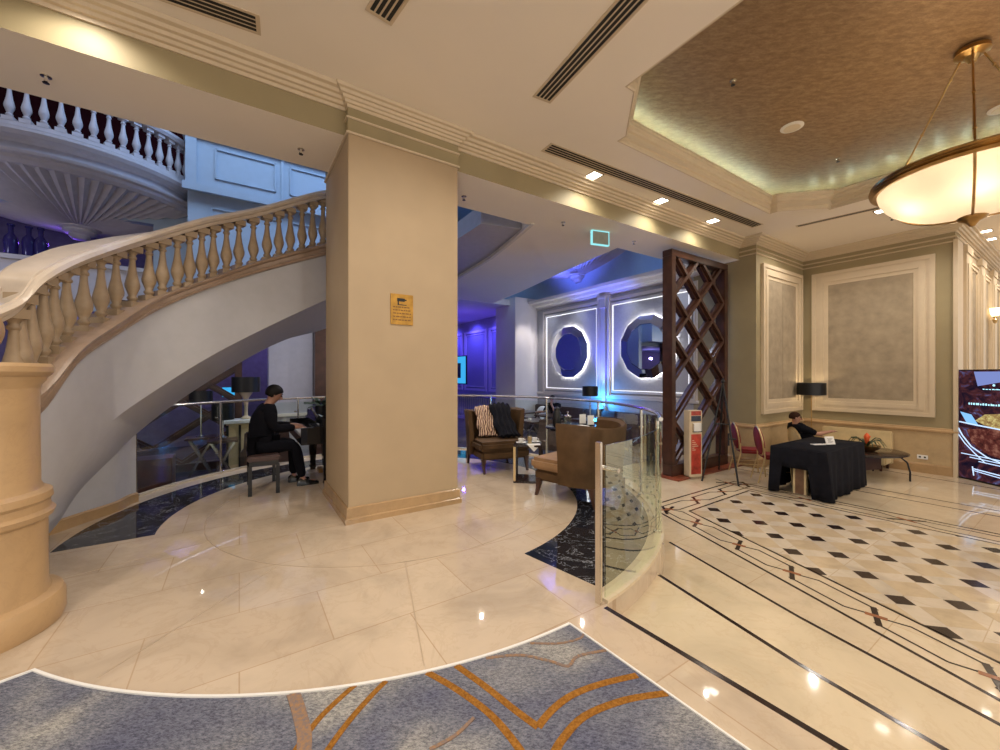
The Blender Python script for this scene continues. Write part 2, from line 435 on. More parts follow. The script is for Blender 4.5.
# diamond field
def clip(poly, cl):
    out = [Vector(p[:2]) for p in poly]; a = sum(cl[i].x*cl[(i+1)%len(cl)].y-cl[(i+1)%len(cl)].x*cl[i].y for i in range(len(cl)))
    cl = cl if a > 0 else cl[::-1]
    for i in range(len(cl)):
        p, q = cl[i], cl[(i+1)%len(cl)]; e = q-p; res = []
        side = lambda r: e.x*(r.y-p.y)-e.y*(r.x-p.x)
        for j in range(len(out)):
            c_, d_ = out[j], out[(j+1)%len(out)]; sc, sd = side(c_), side(d_)
            if sc >= 0: res.append(c_)
            if sc*sd < 0: res.append(c_ + (d_-c_)*(sc/(sc-sd)))
        out = res
        if len(out) < 3: return []
    return out
inv = [Vector(p) for p in inner]
MB().prism([(p.x,p.y) for p in inv], LOB, LOB+.001).build('pattern_field', M['pat'], fl2)
M['tan'] = marble('tan_marble', (.54,.425,.28), (.42,.30,.18), .09, 2.0)
bk = MB(); tn = MB()
for j in range(-18, 20):
    for i in range(-10, 16):
        cu = 4.709 + i*.63 + (j%2)*.315; cv = .958 + j*.30
        for mb_, rr, off in ((bk,.100,0),(tn,.19,.315)):
            c_ = (cu+off, cv)
            pl = [W(c_[0]+rr,c_[1]), W(c_[0],c_[1]+rr), W(c_[0]-rr,c_[1]), W(c_[0],c_[1]-rr)]
            q = clip(pl, inv)
            if len(q) > 2: mb_.prism([(p.x,p.y) for p in q], LOB+.001, LOB+.002)
bk.build('black_diamond_inlay', M['inlay'], fl2); tn.build('tan_diamond_inlay', M['tan'], fl2)

# ================================================================ carpet
CE0 = G(572,627).to_2d(); CE1 = G(745,750).to_2d(); Cd = (CE1-CE0).normalized()
angL = math.degrees(math.atan2(2.02-5, -2.35+1.35)); angR = math.degrees(math.atan2(CE0.y-5, CE0.x+1.35))
RC = 3.16
arcC = [pol(RC, lerp(angL, angR, i/40)) for i in range(41)]
lend = G(38,670).to_2d() + (G(0,684).to_2d()-G(38,670).to_2d()).normalized()*2.2
rend = CE0 + Cd*4.2
cpoly = [(lend.x,lend.y)] + arcC + [(rend.x,rend.y), (rend.x-2,-2.0), (-4.2,-2.0)]
carpet = tag(MB().prism(cpoly, 0, .008).build('carpet', M['carpet']), 'blue grey carpet with ochre curved bands in the foreground', 'carpet')
mb = MB(); ribbon(mb, [lend] + [Vector(p) for p in arcC], .014, .0, .015); ribbon(mb, [Vector(arcC[-1]), rend], .010, .0, .0145)
mb.build('edge_strip', M['paper'], carpet)
cv_ = [Vector(p) for p in cpoly]
ZB = [.0012]
def band(px, w, mat, nm='ochre_band'):
    pts = [G(x,y).to_2d() for x, y in px]
    # smooth
    sm = []
    for i in range(len(pts)-1):
        p0 = pts[max(i-1,0)]; p1 = pts[i]; p2 = pts[i+1]; p3 = pts[min(i+2,len(pts)-1)]
        for k in range(5):
            t = k/5; sm.append(.5*((2*p1)+(p2-p0)*t+(2*p0-5*p1+4*p2-p3)*t*t+(3*p1-p0-3*p2+p3)*t**3))
    sm.append(pts[-1]); ZB[0] += .0004; mb = MB(); ribbon(mb, sm, w, .0075, ZB[0]); mb.build(nm, mat, carpet)
band([(427,674),(455,690),(490,716),(520,752),(534,780)], .034, M['ochre'])
band([(456,667),(485,688),(515,712),(538,729)], .034, M['ochre'])
band([(538,729),(552,712),(572,697),(600,686),(637,677)], .034, M['ochre'])
band([(552,760),(562,742),(585,718),(625,702),(667,695)], .034, M['ochre'])
band([(355,687),(338,702),(318,722),(296,752),(280,780)], .026, M['ochre'])
band([(386,683),(372,697),(350,722),(328,752),(312,780)], .026, M['ochre'])
band([(293,695),(298,710),(304,735),(304,756)], .055, M['ochrefade'])
band([(486,660),(520,657),(550,663),(568,668),(578,658),(606,652)], .016, M['ochrefade'])
band([(530,645),(560,645),(580,640),(584,634)], .012, M['ochrefade'])
band([(430,752),(455,738),(474,720)], .014, M['ochrefade'])

# ================================================================ ceiling with coffer
ZC = 4.35; cu0, cu1, cv0, cv1 = 3.2, 8.5, -1.85, 3.25; ch = .52
mb = mbuv(); T_ = .12
def cb(u0,u1,v0,v1): mb.box(u0,u1,v0,v1,ZC,ZC+T_)
cb(-9,cu0,-8,5.15); cb(cu1,11.6,-8,5.15); cb(cu0,cu1,cv1,5.15); cb(cu0,cu1,-8,cv0); cb(11.6,22,-8,1.9)
for cx, cy, sx, sy in ((cu0,cv0,1,1),(cu1,cv0,-1,1),(cu0,cv1,1,-1),(cu1,cv1,-1,-1)):
    mb.prism([(cx,cy),(cx+sx*(ch+.14),cy),(cx+sx*(ch+.14),cy+sy*.12),(cx+sx*.12,cy+sy*(ch+.14)),(cx,cy+sy*(ch+.14))], ZC, ZC+T_)
ceil = struct(mb.build('ceiling', M['ceil']))
def coffer_path():
    e = ch+.14; n = .12
    pts = [(cu0+e,cv0),(cu1-e,cv0),(cu1-e,cv0+n),(cu1-n,cv0+e),(cu1,cv0+e),(cu1,cv1-e),(cu1-n,cv1-e),(cu1-e,cv1-n),(cu1-e,cv1),(cu0+e,cv1),
           (cu0+e,cv1-n),(cu0+n,cv1-e),(cu0,cv1-e),(cu0,cv0+e),(cu0+n,cv0+e),(cu0+e,cv0+n)]
    return pts
cp = [W(*p) for p in coffer_path()]
mb = MB(); sweep(mb, cp, [(-.02,4.352),(-.0,4.345),(.012,4.36),(.012,4.40),(.03,4.41),(.03,4.45),(.015,4.46),(.015,4.50),(.04,4.515),(.045,4.54),(.07,4.56),(.07,4.59),(.085,4.60),(.085,4.625),(-.06,4.625),(-.06,4.352)], True)
struct(mb.build('trim_1', M['mould'], smooth=True, angle=25))
GZ = 4.80
mb = MB(); cw = [Vector((p.x,p.y)) for p in cp]
simp0 = [(cu0+.6,cv0),(cu1-.6,cv0),(cu1,cv0+.6),(cu1,cv1-.6),(cu1-.6,cv1),(cu0+.6,cv1),(cu0,cv1-.6),(cu0,cv0+.6)]
sw = [W(*p) for p in simp0]
cc0 = W((cu0+cu1)/2,(cv0+cv1)/2)
def outw(k_): 
    r = []
    for p in simp0:
        du_ = p[0]-(cu0+cu1)/2; dv_ = p[1]-(cv0+cv1)/2
        r.append(W((cu0+cu1)/2+du_*(1+k_/2.65), (cv0+cv1)/2+dv_*(1+k_/2.55)))
    return r
og = outw(.42); gp = outw(.30)
MBg = MB(); MBg.prism([(p.x,p.y) for p in og], GZ, GZ+.04); struct(MBg.build('ceiling', M['goldceil']))
mb = MB(); sweep(mb, og, [(-.03,4.60),(0,4.60),(0,GZ+.04),(-.03,GZ+.04)], True); struct(mb.build('trim_2', M['ceil']))
mb = MB(); sweep(mb, og, [(-.03,4.60),(.40,4.60),(.40,4.615),(-.03,4.615)], True); struct(mb.build('trim_2', M['ceil']))
mb = MB(); simp = outw(.10); simp = simp + [simp[0]]
for a, b_ in zip(simp[:-1], simp[1:]):
    L = (b_-a).length; n = max(2, int(L/.24))
    for i in range(n):
        p = a.lerp(b_, (i+.5)/n); mb.box(p.x-.012,p.x+.012,p.y-.012,p.y+.012,4.63,4.64)
led = tag(mb.build('cove_led_strip', M['cove']), 'greenish white LED strip tucked behind the lip of the gold ceiling recess', 'light strip')

# ================================================================ beam, pillar, walls
mb = mbuv(); mb.box(-9,8.95,4.27,5.15,3.95,4.36); beam = struct(mb.build('beam', [M['olive'], M['ceil']]))
for p in beam.data.polygons:
    if p.normal.z < -.5: p.material_index = 1
mb = mbuv(); mb.box(-9,8.95,4.5,5.25,4.36,8.2); struct(mb.build('wall_above_beam', M['bluewall']))
mb = mbuv(); mb.box(.917,2.15,4.18,5.41,0,3.94); pil = struct(mb.build('pillar', M['cream'], bevel=.006))
mb = mbuv(); mb.box(.912,2.155,4.175,5.415,3.94,4.34); mb.build('pillar_frieze', M['olive'], pil)
PP = [(2.15,5.41),(2.15,4.18),(.917,4.18),(.917,5.41)]
PPl = [W(2.15,5.41),W(2.15,4.18),W(.917,4.18),W(.917,5.41)][::-1]
def wrap(path, prof, closed=False):
    mb = MB(); sweep(mb, path, prof, closed); return mb
pc = [W(*p) for p in [(.917,5.41),(2.15,5.41),(2.15,4.18),(.917,4.18)]]   # clockwise seen from above: outside on the left
wrap(pc, [(0,0),(.035,0),(.035,.05),(.022,.06),(.018,.155),(.005,.165),(0,.165)], True).build('pillar_skirting', M['basest'], pil)
for z in (3.935, 4.085): wrap(pc, [(0,z),(.018,z),(.022,z+.012),(.012,z+.024),(0,z+.024)], True).build('pillar_moulding', M['mould'], pil)
CORN = [(0,4.195),(.012,4.195),(.016,4.225),(.035,4.228),(.045,4.25),(.062,4.255),(.07,4.28),(.09,4.285),(.10,4.31),(.125,4.318),(.135,4.348),(0,4.352)]
wrap(pc, CORN, True).build('pillar_cornice', M['mould'], pil, smooth=True, angle=20)
wallpath = [(22,1.54),(11.24,1.54),(11.24,3.95),(8.92,3.95),(8.92,4.27),(2.15,4.27)]
CORN2 = [(o_*1.5 if o_ else 0, z) for o_, z in CORN] 
struct(wrap([W(*p) for p in wallpath], CORN2).build('trim_3', M['mould'], smooth=True, angle=20))
struct(wrap([W(*p) for p in [(.917,4.27),(-9,4.27)]], CORN2).build('trim_3', M['mould'], smooth=True, angle=20))
wp2 = [(22,1.54),(11.24,1.54),(11.24,3.95),(8.92,3.95),(8.92,4.6)]
for z in (4.095, 4.005): struct(wrap([W(*p) for p in wp2], [(0,z),(.022,z),(.026,z+.012),(.014,z+.028),(0,z+.028)]).build('trim_5', M['mould']))
struct(wrap([W(*p) for p in wp2], [(0,.385),(.03,.39),(.045,.41),(.045,.435),(.02,.45),(.015,.475),(0,.48)]).build('trim_6', M['stone']))
struct(wrap([W(*p) for p in wp2], [(0,LOB),(.03,LOB),(.03,LOB+.16),(.015,LOB+.19),(0,LOB+.19)]).build('baseboard_right', M['basest']))
mb = mbuv(); mb.box(11.24,11.7,1.54,4.3,LOB,4.35); struct(mb.build('wall_right', M['olive']))
mb = mbuv(); mb.box(8.92,11.3,3.95,5.3,LOB,4.35); struct(mb.build('wall_corner', M['olive']))
mb = mbuv(); mb.box(11.7,22,1.54,1.9,LOB,4.35); mb.box(11.2,11.7,1.50,1.56,LOB,4.05); struct(mb.build('wall_corridor', M['mould']))
mb = mbuv(); mb.box(11.23,11.25,1.56,3.96,LOB,.39); mb.box(8.91,11.24,3.94,3.96,LOB,.39); mb.box(8.91,8.925,3.94,4.62,LOB,.39); struct(mb.build('trim_7', M['wains']))
# framed wall panels
def wall_panel(name, T, w, h, fw, label, vsplit=None):
    """panel lies in its own xz plane, front towards -y, origin lower left"""
    root = thing(name, label, 'wall panel'); root.matrix_world = T; root.location = T.to_translation(); root.rotation_euler = T.to_euler()
    f = MB(); k = 0
    for a, b_, d in ((0,.25,.055),(.25,.45,.035),(.45,.75,.045),(.75,1.0,.02)):
        x0, x1 = a*fw, b_*fw
        f.box(x0,w-x0,-d,0,x0,x1); f.box(x0,w-x0,-d,0,h-x1,h-x0); f.box(x0,x1,-d,0,x1,h-x1); f.box(w-x1,w-x0,-d,0,x1,h-x1)
    f.build('panel_frame', M['mould'], root, world=False)
    p = MB(); 
    if vsplit: p.box(fw,vsplit-.006,-.012,0,fw,h-fw); p.box(vsplit+.006,w-fw,-.012,0,fw,h-fw)
    else: p.box(fw,w-fw,-.012,0,fw,h-fw)
    p.build('panel_fabric', M['panel'], root, world=False)
    return root
def TM(loc, rz): return Matrix.Translation(loc) @ Matrix.Rotation(rz, 4, 'Z')
wall_panel('wall_panel', TM(W(11.238,3.76,.68), TH-PI/2), 1.97, 3.16, .30, 'large square cream framed wall panel with taupe fabric on the right wall')
wall_panel('wall_panel', TM(W(9.13,3.948,.68), TH), 1.97, 3.16, .30, 'narrow looking cream framed fabric wall panel beside the lattice screen', 1.0)
# corridor wall beyond the corner: pilasters, tall panels, wall lamps
for i, u in enumerate((11.9, 13.6, 15.3)):
    mb = mbuv(); mb.box(u,u+.5,1.48,1.54,LOB,4.05); mb.box(u-.05,u+.55,1.46,1.54,3.9,4.05); mb.box(u+.1,u+.4,1.465,1.49,.9,3.7); mb.build('pilaster', M['mould'], None)['kind'] = 'structure'
    wall_panel('wall_panel', TM(W(u+.62,1.538,.9), TH), .9, 2.9, .14, ['tall slim wall panel just past the corner, nearest of the corridor row','slim corridor wall panel, middle of the row','slim corridor wall panel farthest along the row'][i])

# ================================================================ stair
ROW = [  # x, t, yRailBottom, yFoot, yStringBottom
 (20,2.65,314,402,427),(42,2.78,290,382,407),(75,3.1,271,345,362),(112,3.55,256.5,321,336.5),(153,3.97,243,298,312.6),(204,4.35,227.6,280,290.5),(255,4.8,216.7,262,274),(321,5.3,198.7,244.6,256.5)]
near = []
for x, t, a, b_, c_ in ROW:
    near.append([ (x-500)/F*t, t, H+(375-a)*t/F, H+(375-b_)*t/F, H+(375-c_)*t/F ])
near.append([-1.95,5.85,near[-1][2]+.33,near[-1][3]+.33,near[-1][4]+.33])
near.insert(0, [-3.25,2.50,near[0][2]-.13,near[0][3]-.12,near[0][4]-.1])
archz = [0.0,.25,.62,.875,1.09,1.33,1.664,2.008,2.474,2.85]
farp = [(-4.25,3.5,0.0),(-4.23,3.75,.036),(-4.23,4.0,.34),(-4.22,4.35,.62),(-4.30,4.69,.80),(-4.03,5.0,1.185),(-3.56,5.4,1.655),(-3.25,6.0,2.03),(-2.96,6.6,2.25),(-2.6,7.2,2.6)]
def cat(arr, n=6):
    out = []
    for i in range(len(arr)-1):
        p0, p1, p2, p3 = arr[max(i-1,0)], arr[i], arr[i+1], arr[min(i+2,len(arr)-1)]
        for k in range(n):
            t = k/n; out.append([.5*(2*b_+(c_-a)*t+(2*a-5*b_+4*c_-d)*t*t+(3*b_-a-3*c_+d)*t**3) for a,b_,c_,d in zip(p0,p1,p2,p3)])
    out.append(list(arr[-1])); return out
NS = cat([n_+[z] for n_, z in zip(near, archz)]); FS = cat(farp)
stair = thing('staircase', 'curved stone staircase with turned baluster balustrade sweeping up behind the pillar', 'staircase', (-3.1,2.3,0))
mb = MB()
n = len(NS)
vs = [(p[0],p[1],p[4]) for p in NS] + [(p[0],p[1],max(0,p[5])) for p in NS] + [(p[0],p[1],max(0,p[2])) for p in FS] + [(f[0],f[1],p[4]) for f,p in zip(FS,NS)]
fs = []
for i in range(n-1):
    for a, b_ in ((0,1),(1,2),(2,3),(3,0)): fs.append((a*n+i, a*n+i+1, b_*n+i+1, b_*n+i))
fs += [(0,n,2*n,3*n),(n-1,2*n-1,3*n-1,4*n-1)]
mb.add(vs, fs); mb.build('stair_body', M['stairw'], stair, smooth=True, angle=40)
# wall below the flight
k = 4*6+1
mb = MB(); wl = [(f[0],f[1],f[2]) for f in FS[:k]]
rings = [[(x,y,0),(x,y,max(.02,z)),(x-.18,y,max(.02,z)+.02),(x-.18,y,0)] for x,y,z in wl]
mb.loft(rings); mb.build('stair_wall', M['stairw'], stair)
mb = MB(); rings = [[(x+.022,y+.01,0),(x+.022,y+.01,.10),(x,y+.01,.115),(x-.05,y+.01,.115),(x-.05,y+.01,0)] for x,y,z in wl[4:]]
mb.loft(rings); mb.build('stair_skirting', M['basest'], stair)
# stringer moulding, handrail: offset outwards from the path
def frame_off(P, i, off):
    a = Vector(P[max(i-1,0)][:2]); b_ = Vector(P[min(i+1,len(P)-1)][:2]); d = (b_-a).normalized(); nn = Vector((d.y,-d.x))
    return Vector(P[i][:2]) + nn*off
mb = MB(); rings = []
for i, p in enumerate(NS):
    zf, zs = p[3], p[4]; hh = zf-zs
    rings.append([(*frame_off(NS,i,o_), zs+f*hh) for o_, f in ((-.26,-.4),(.0,-.0),(.035,.05),(.045,.25),(.022,.32),(.022,.62),(.05,.7),(.06,.88),(.03,1.0),(-.26,1.0))])
mb.loft(rings); mb.build('stringer', M['string'], stair, smooth=True, angle=30)
mb = MB(); rings = []
for i, p in enumerate(NS):
    z = p[2]; 
    rings.append([(*frame_off(NS,i,o_-.11), z+h_) for o_, h_ in ((-.10,0),(.08,0),(.095,.02),(.10,.035),(.125,.045),(.14,.07),(.125,.10),(.105,.108),(.10,.102),(.085,.102),(.08,.115),(-.10,.118),(-.13,.10),(-.145,.07),(-.13,.045),(-.10,.03))])
mb.loft(rings); mb.build('handrail', M['rail'], stair, smooth=True, angle=35)
def baluster_mesh(h, r):
    P = [(.50,.10),(.42,.115),(.62,.15),(.66,.17),(.45,.20),(.62,.26),(.86,.33),(.90,.38),(.80,.44),(.56,.56),(.40,.70),(.36,.78),(.52,.795),(.52,.82),(.38,.84),(.40,.86),(.68,.90)]
    mb = MB(); mb.box(-r*.95,r*.95,-r*.95,r*.95,0,.10*h); mb.lathe([(a*r, z*h) for a, z in P], n=12); mb.box(-r*.85,r*.85,-r*.85,r*.85,.90*h,h)
    return mb
bp = None; bx = [25,37,49,61,71,83,99,114,127.5,142,156,168,181,193,206,218,231,243,256,269,280.5,292,304,315]
def path_at_px(x):
    for i in range(len(NS)-1):
        x0 = 500+F*NS[i][0]/NS[i][1]; x1 = 500+F*NS[i+1][0]/NS[i+1][1]
        if x0 <= x < x1:
            t = (x-x0)/(x1-x0); return [lerp(a,b_,t) for a, b_ in zip(NS[i],NS[i+1])], i
    return NS[-1], len(NS)-1
for x in bx + [326,337]:
    p, i = path_at_px(x); q = frame_off(NS, i, -.10); d = Vector(NS[min(i+1,n-1)][:2])-Vector(NS[i][:2])
    pos = Vector(p[:2]) + (q-Vector(NS[i][:2]))
    if bp is None: o = baluster_mesh(1.0, .066).build('baluster', M['bal'], stair, smooth=True, world=False); bp = o
    else: o = bp.copy(); C.objects.link(o)
    o.parent = stair; o.location = Vector((pos.x,pos.y,p[3]-.05)) - stair.location
    o.scale = (1,1,p[2]-p[3]+.055); o.rotation_euler = (0,0,math.atan2(d.y,d.x))
# newel
nx, ny = -3.09, 2.25
mb = MB(); mb.lathe([(.42,0),(.43,.03),(.43,.13),(.415,.17),(.365,.185),(.355,.22),(.352,.62),(.375,.64),(.385,.67),(.365,.69),(.362,.73),(.375,.75),(.37,.79),(.335,.81),(.322,.84),(.318,1.38),(.322,1.42)], (nx,ny,0), 48)
nw = mb.build('newel_post', M['stone'], stair, smooth=True, angle=30)
mb = MB(); mb.lathe([(.30,1.36),(.318,1.40),(.325,1.44),(.345,1.47),(.35,1.49),(.365,1.50),(.378,1.52),(.378,1.55),(.365,1.57),(.001,1.575)], (nx,ny,0), 48)
mb.build('newel_cap', M['stone'], nw, smooth=True, angle=30)
mb = MB(); mb.lathe([(.10,1.575),(.11,1.59),(.08,1.60)], (nx,ny,0), 24); mb.sphere((nx,ny,1.765), .18, 32); mb.build('ball_finial', M['stone'], nw, smooth=True)
# ================================================================ atrium beyond the beam
mb = mbuv(); mb.box(-12.5,24,19.6,20,LOB,8.3); struct(mb.build('wall_back', M['bluewall']))
mb = mbuv(); mb.box(-12.9,-12.5,-2,20,LOB,8.3); struct(mb.build('wall_left', M['bluewall']))
mb = mbuv(); mb.box(-12.9,12,4.5,20,8.25,8.45); struct(mb.build('ceiling', M['bluewall']))
# mirror wall and what is above it
mb = mbuv(); mb.box(8.93,9.3,5.15,11.15,LOB,4.0); mb.box(8.93,9.3,12.4,20,LOB,4.05); struct(mb.build('wall_mirrors', M['greywall']))
mb = mbuv(); mb.box(8.94,9.4,4.5,20,4.0,8.3); struct(mb.build('wall_upper', M['bluewall']))
mb = mbuv(); mb.box(7.95,9.3,11.15,12.4,LOB,4.2); struct(mb.build('column', M['white'], bevel=.01))
mp = [W(8.93,19.5),W(8.93,5.16)]
struct(MB() and wrap([W(8.93,5.16),W(8.93,11.15)], [(0,3.80),(.05,3.82),(.08,3.88),(.2,3.90),(.26,3.97),(.42,3.99),(.46,4.06),(0,4.08)], False).build('trim_8', M['white']))
struct(wrap([W(8.93,5.16),W(8.93,11.15)], [(0,.82),(.03,.83),(.04,.87),(.02,.90),(0,.91)]).build('trim_9', M['white']))
struct(wrap([W(8.93,5.16),W(8.93,11.15)], [(0,LOB),(.03,LOB),(.03,LOB+.2),(0,LOB+.22)]).build('baseboard_back', M['darkwood']))
# upper walkway wall with framed panels, and the wall under it
mb = mbuv(); mb.box(-.9,3.6,10.1,10.35,5.35,6.42); mb.box(-.95,3.6,10.02,10.1,5.22,5.37); mb.box(-.95,3.6,9.98,10.4,6.32,6.46); mb.box(-.95,3.6,9.94,10.44,6.46,6.50)
for u in (-.42,.95,2.3):
    for a, b_, c_, d_ in ((u,u+1.1,5.55,5.58),(u,u+1.1,6.15,6.18),(u,u+.03,5.55,6.18),(u+1.07,u+1.1,5.55,6.18)): mb.box(a,b_,10.06,10.1,c_,d_)
mb.box(-.9,-.72,10.04,10.1,5.35,6.4); mb.box(.78,.84,10.06,10.1,5.37,6.32)
struct(mb.build('wall_walkway', M['bluewall']))
mb = mbuv(); mb.box(-.88,3.4,10.25,11.1,2.9,5.3); mb.box(-1.5,-.88,10.9,11.1,2.9,5.4); mb.box(-12.5,-1.5,10.9,11.1,4.65,5.4); mb.box(-12.5,-1.2,10.9,13,5.2,5.45); mb.box(-12.5,3.4,10.9,13.5,2.75,2.95); mb.box(3.4,3.6,10.75,19.6,LOB,5.45)
for u in (-.5,1.0): 
    for a, b_, c_, d_ in ((u,u+1.3,3.3,3.33),(u,u+1.3,4.97,5.0),(u,u+.03,3.3,5.0),(u+1.27,u+1.3,3.3,5.0)): mb.box(a,b_,10.21,10.25,c_,d_)
struct(mb.build('wall_gallery', M['bluewall']))
mb = mbuv(); mb.box(-12.5,3.4,13.5,13.7,LOB,8.2); struct(mb.build('wall_bar', plain('dark_violet_wall', (.16,.14,.22), .6)))
mb = mbuv(); mb.box(-12.4,8.2,5.6,19.5,LOB,LOB+.012); struct(mb.build('floor_lounge', plain('lounge_shade_sheet', (.035,.03,.045), .8, var=.4, scale=3)))  # dark sheet added over the floor: the bar's dimness put into its colour
mb = mbuv(); mb.box(-12.5,-1.5,10.85,10.95,2.95,3.6); mb.box(-12.5,-1.5,10.78,11.02,3.6,3.68); struct(mb.build('gallery_parapet', M['balc']))
# bottles on the gallery ledge
bot = None
for px in (11,29,41):
    a = (px-500)/F; dv = -math.sin(TH)*a+math.cos(TH); t = 10.9/dv; p = Vector((a*t,t,3.68))
    if bot is None:
        bot = MB().lathe([(.05,0),(.085,.02),(.095,.25),(.08,.33),(.035,.40),(.035,.52),(.05,.53),(.05,.56),(.001,.56)],n=14).build('bottle', plain('dark_violet_glass',(.03,.02,.12),.15), None, smooth=True, world=False)
        b2 = bot
    else: b2 = bot.copy(); C.objects.link(b2)
    b2.location = p; tag(b2, ['dark violet bottle on the gallery ledge, leftmost of three','dark violet bottle on the gallery ledge, middle of three','dark violet bottle on the gallery ledge nearest the stair handrail'][(11,29,41).index(px)], 'bottle', 'bottles on the gallery ledge')
# shell balconies
def shell_balcony(label):
    root = thing('balcony', label, 'balcony'); r = 2.1
    mb = MB(); n_ = 144; prof = [(0.14,-.44),(.3,-.42),(.7,-.36),(1.1,-.27),(1.5,-.16),(1.8,-.06),(1.93,0)]
    rings = []
    for rr, z in prof:
        rings.append([((rr*(1+.016*math.cos(i*PI))) *math.cos(2*PI*i/n_), (rr*(1+.016*math.cos(i*PI)))*math.sin(2*PI*i/n_), z+ .02*(1 if i%2 else -1)*min(1,rr)) for i in range(n_)])
    mb.loft(rings, True, False, False); mb.build('fluted_bowl', M['balc'], root, smooth=True, angle=5)
    mb = MB(); mb.lathe([(1.85,-.02),(1.95,-.03),(2.02,.02),(2.04,.07),(2.10,.09),(2.12,.13),(1.98,.15),(1.96,.30),(2.0,.34),(2.12,.36),(2.16,.42),(2.16,.47),(1.9,.5),(0.01,.5)], n=72); mb.build('balcony_cornice', M['balc'], root, smooth=True, angle=30)
    mb = MB(); mb.lathe([(0.001,-.66),(.10,-.65),(.15,-.60),(.16,-.56),(.22,-.54),(.25,-.50),(.24,-.46),(.30,-.44),(.32,-.40),(.2,-.38)], n=32); mb.build('pendant_boss', M['balc'], root, smooth=True)
    mb = MB(); mb.lathe([(1.98,.5),(2.10,.5),(2.10,.57),(1.98,.57),(1.98,.5)], n=72); mb.build('plinth', M['balc'], root, smooth=True, angle=30)
    mb = MB(); mb.lathe([(1.94,1.22),(2.14,1.22),(2.17,1.27),(2.14,1.34),(1.94,1.34),(1.91,1.28),(1.94,1.22)], n=72); mb.build('handrail', M['balc'], root, smooth=True, angle=30)
    b0 = None
    for i in range(40):
        a = -PI*1.05 + i*(PI*1.1)/39
        if b0 is None: b0 = baluster_mesh(.66,.066).build('baluster', M['balc'], root, smooth=True, world=False); o = b0
        else: o = b0.copy(); C.objects.link(o)
        o.parent = root; o.location = (2.04*math.cos(a), 2.04*math.sin(a), .565); o.rotation_euler = (0,0,a)
    return root
b = shell_balcony('round fluted shell balcony with grey balusters high above the staircase'); b.location = (-8.70,8.22,4.95); b.rotation_euler = (0,0,TH); b.scale = (1.05,1.05,1)
b = copy_tree(b); b.location = W(8.94,9.1,5.05); b.rotation_euler = (0,0,TH-PI/2); b['label'] = 'violet lit fluted shell balcony above the round mirrors'
mb = mbuv(); mb.box(-12.4,-.9,12.2,12.5,5.45,8.2); struct(mb.build('wall_balcony_back', plain('dark_wine_wall',(.035,.006,.008),.9,spec=.05)))
# dropped soffit bridges over the lounge
CG = lambda x, y, z: G(x, y, z).to_2d()
s1 = [CG(531,226,3.9), CG(515,240,3.9), CG(490,260,3.9), CG(455,281,3.9), CG(420,296,3.9), CG(420,338,3.9)+Vector((0,0)), CG(455,319,3.9), CG(490,306,3.9), CG(520,294,3.9), CG(570,271,3.9), CG(618,250.5,3.9), CG(650,236,3.9)]
ss = struct(MB().prism([(p.x,p.y) for p in s1], 3.955, 4.2).build('soffit_1', M['ceil']))
mb = MB(); ribbon(mb, s1[:5], .06, 3.93, .05, side=-1); mb.build('soffit_edge', M['white'], ss)
s2 = [CG(481,214,4.15), CG(455,232,4.15), CG(430,243,4.15), CG(420,330,4.15), CG(470,300,4.15), CG(560,225,4.15), CG(540,222,4.15)]
struct(MB().prism([(p.x,p.y) for p in s2], 3.99, 4.3).build('soffit_2', M['purplew']))
mb = mbuv(); mb.box(3.6,9,11.5,20,3.95,4.15); struct(mb.build('soffit_3', M['white']))

# mirrors and led framed panels (local: x along the wall, front -y)
def mirror_panel(lab1, lab2, vc):
    T = TM(W(8.928, vc+1.36, .85), TH-PI/2)
    w, h = 2.72, 2.85
    root = thing('wall_panel', lab1, 'wall panel'); root.location = T.to_translation(); root.rotation_euler = T.to_euler()
    f = MB()
    for x0, x1, d in ((0,.05,.03),(.05,.09,.05),(.14,.20,.04)):
        f.box(x0,w-x0,-d,0,x0,x1); f.box(x0,w-x0,-d,0,h-x1,h-x0); f.box(x0,x1,-d,0,x1,h-x1); f.box(w-x1,w-x0,-d,0,x1,h-x1)
    f.build('panel_frame', M['white'], root, world=False)
    f = MB(); x0, x1, d = .208,.221,.03
    f.box(x0,w-x0,-d,-.01,x0,x1); f.box(x0,w-x0,-d,-.01,h-x1,h-x0); f.box(x0,x1,-d,-.01,x1,h-x1); f.box(w-x1,w-x0,-d,-.01,x1,h-x1)
    f.build('led_line', M['ledline'], root, world=False)
    f = MB(); f.box(.225,w-.225,-.012,0,.225,h-.225); f.build('panel_fabric', M['greywall'], root, world=False)
    T = TM(W(8.87, vc, 2.24), TH-PI/2)
    r = thing('round_mirror', lab2, 'mirror'); r.location = T.to_translation(); r.rotation_euler = T.to_euler()
    N = 12; mb = MB()
    def ring(rad, y): return [(rad*math.cos(2*PI*(i+.5)/N), y, rad*math.sin(2*PI*(i+.5)/N)) for i in range(N)]
    mb.loft([ring(.60,-.055), ring(.62,-.05), ring(.84,-.02), ring(.84,.0), ring(.6,.0)], True, False, False)
    mb.build('facet_frame', M['mirror'], r, world=False)
    mb = MB(); mb.add(ring(.61,-.052), [tuple(range(N))]); mb.add(ring(.61,-.03), [tuple(range(N))[::-1]]); mb.build('mirror_plate', M['mirror'], r, world=False)
    mb = MB(); mb.loft([ring(.76,.015), ring(.80,.015), ring(.80,.035), ring(.76,.035)], True, True, False); mb.build('halo_led', glow('halo_led',(.95,.95,1),34), r, world=False)
mirror_panel('grey wall panel with a white LED outline behind the farther round mirror', 'farther twelve sided halo lit mirror, near the white column', 9.46)
mirror_panel('grey wall panel with a white LED outline beside the lattice screen', 'nearer twelve sided halo lit mirror, partly behind the lattice screen', 6.55)
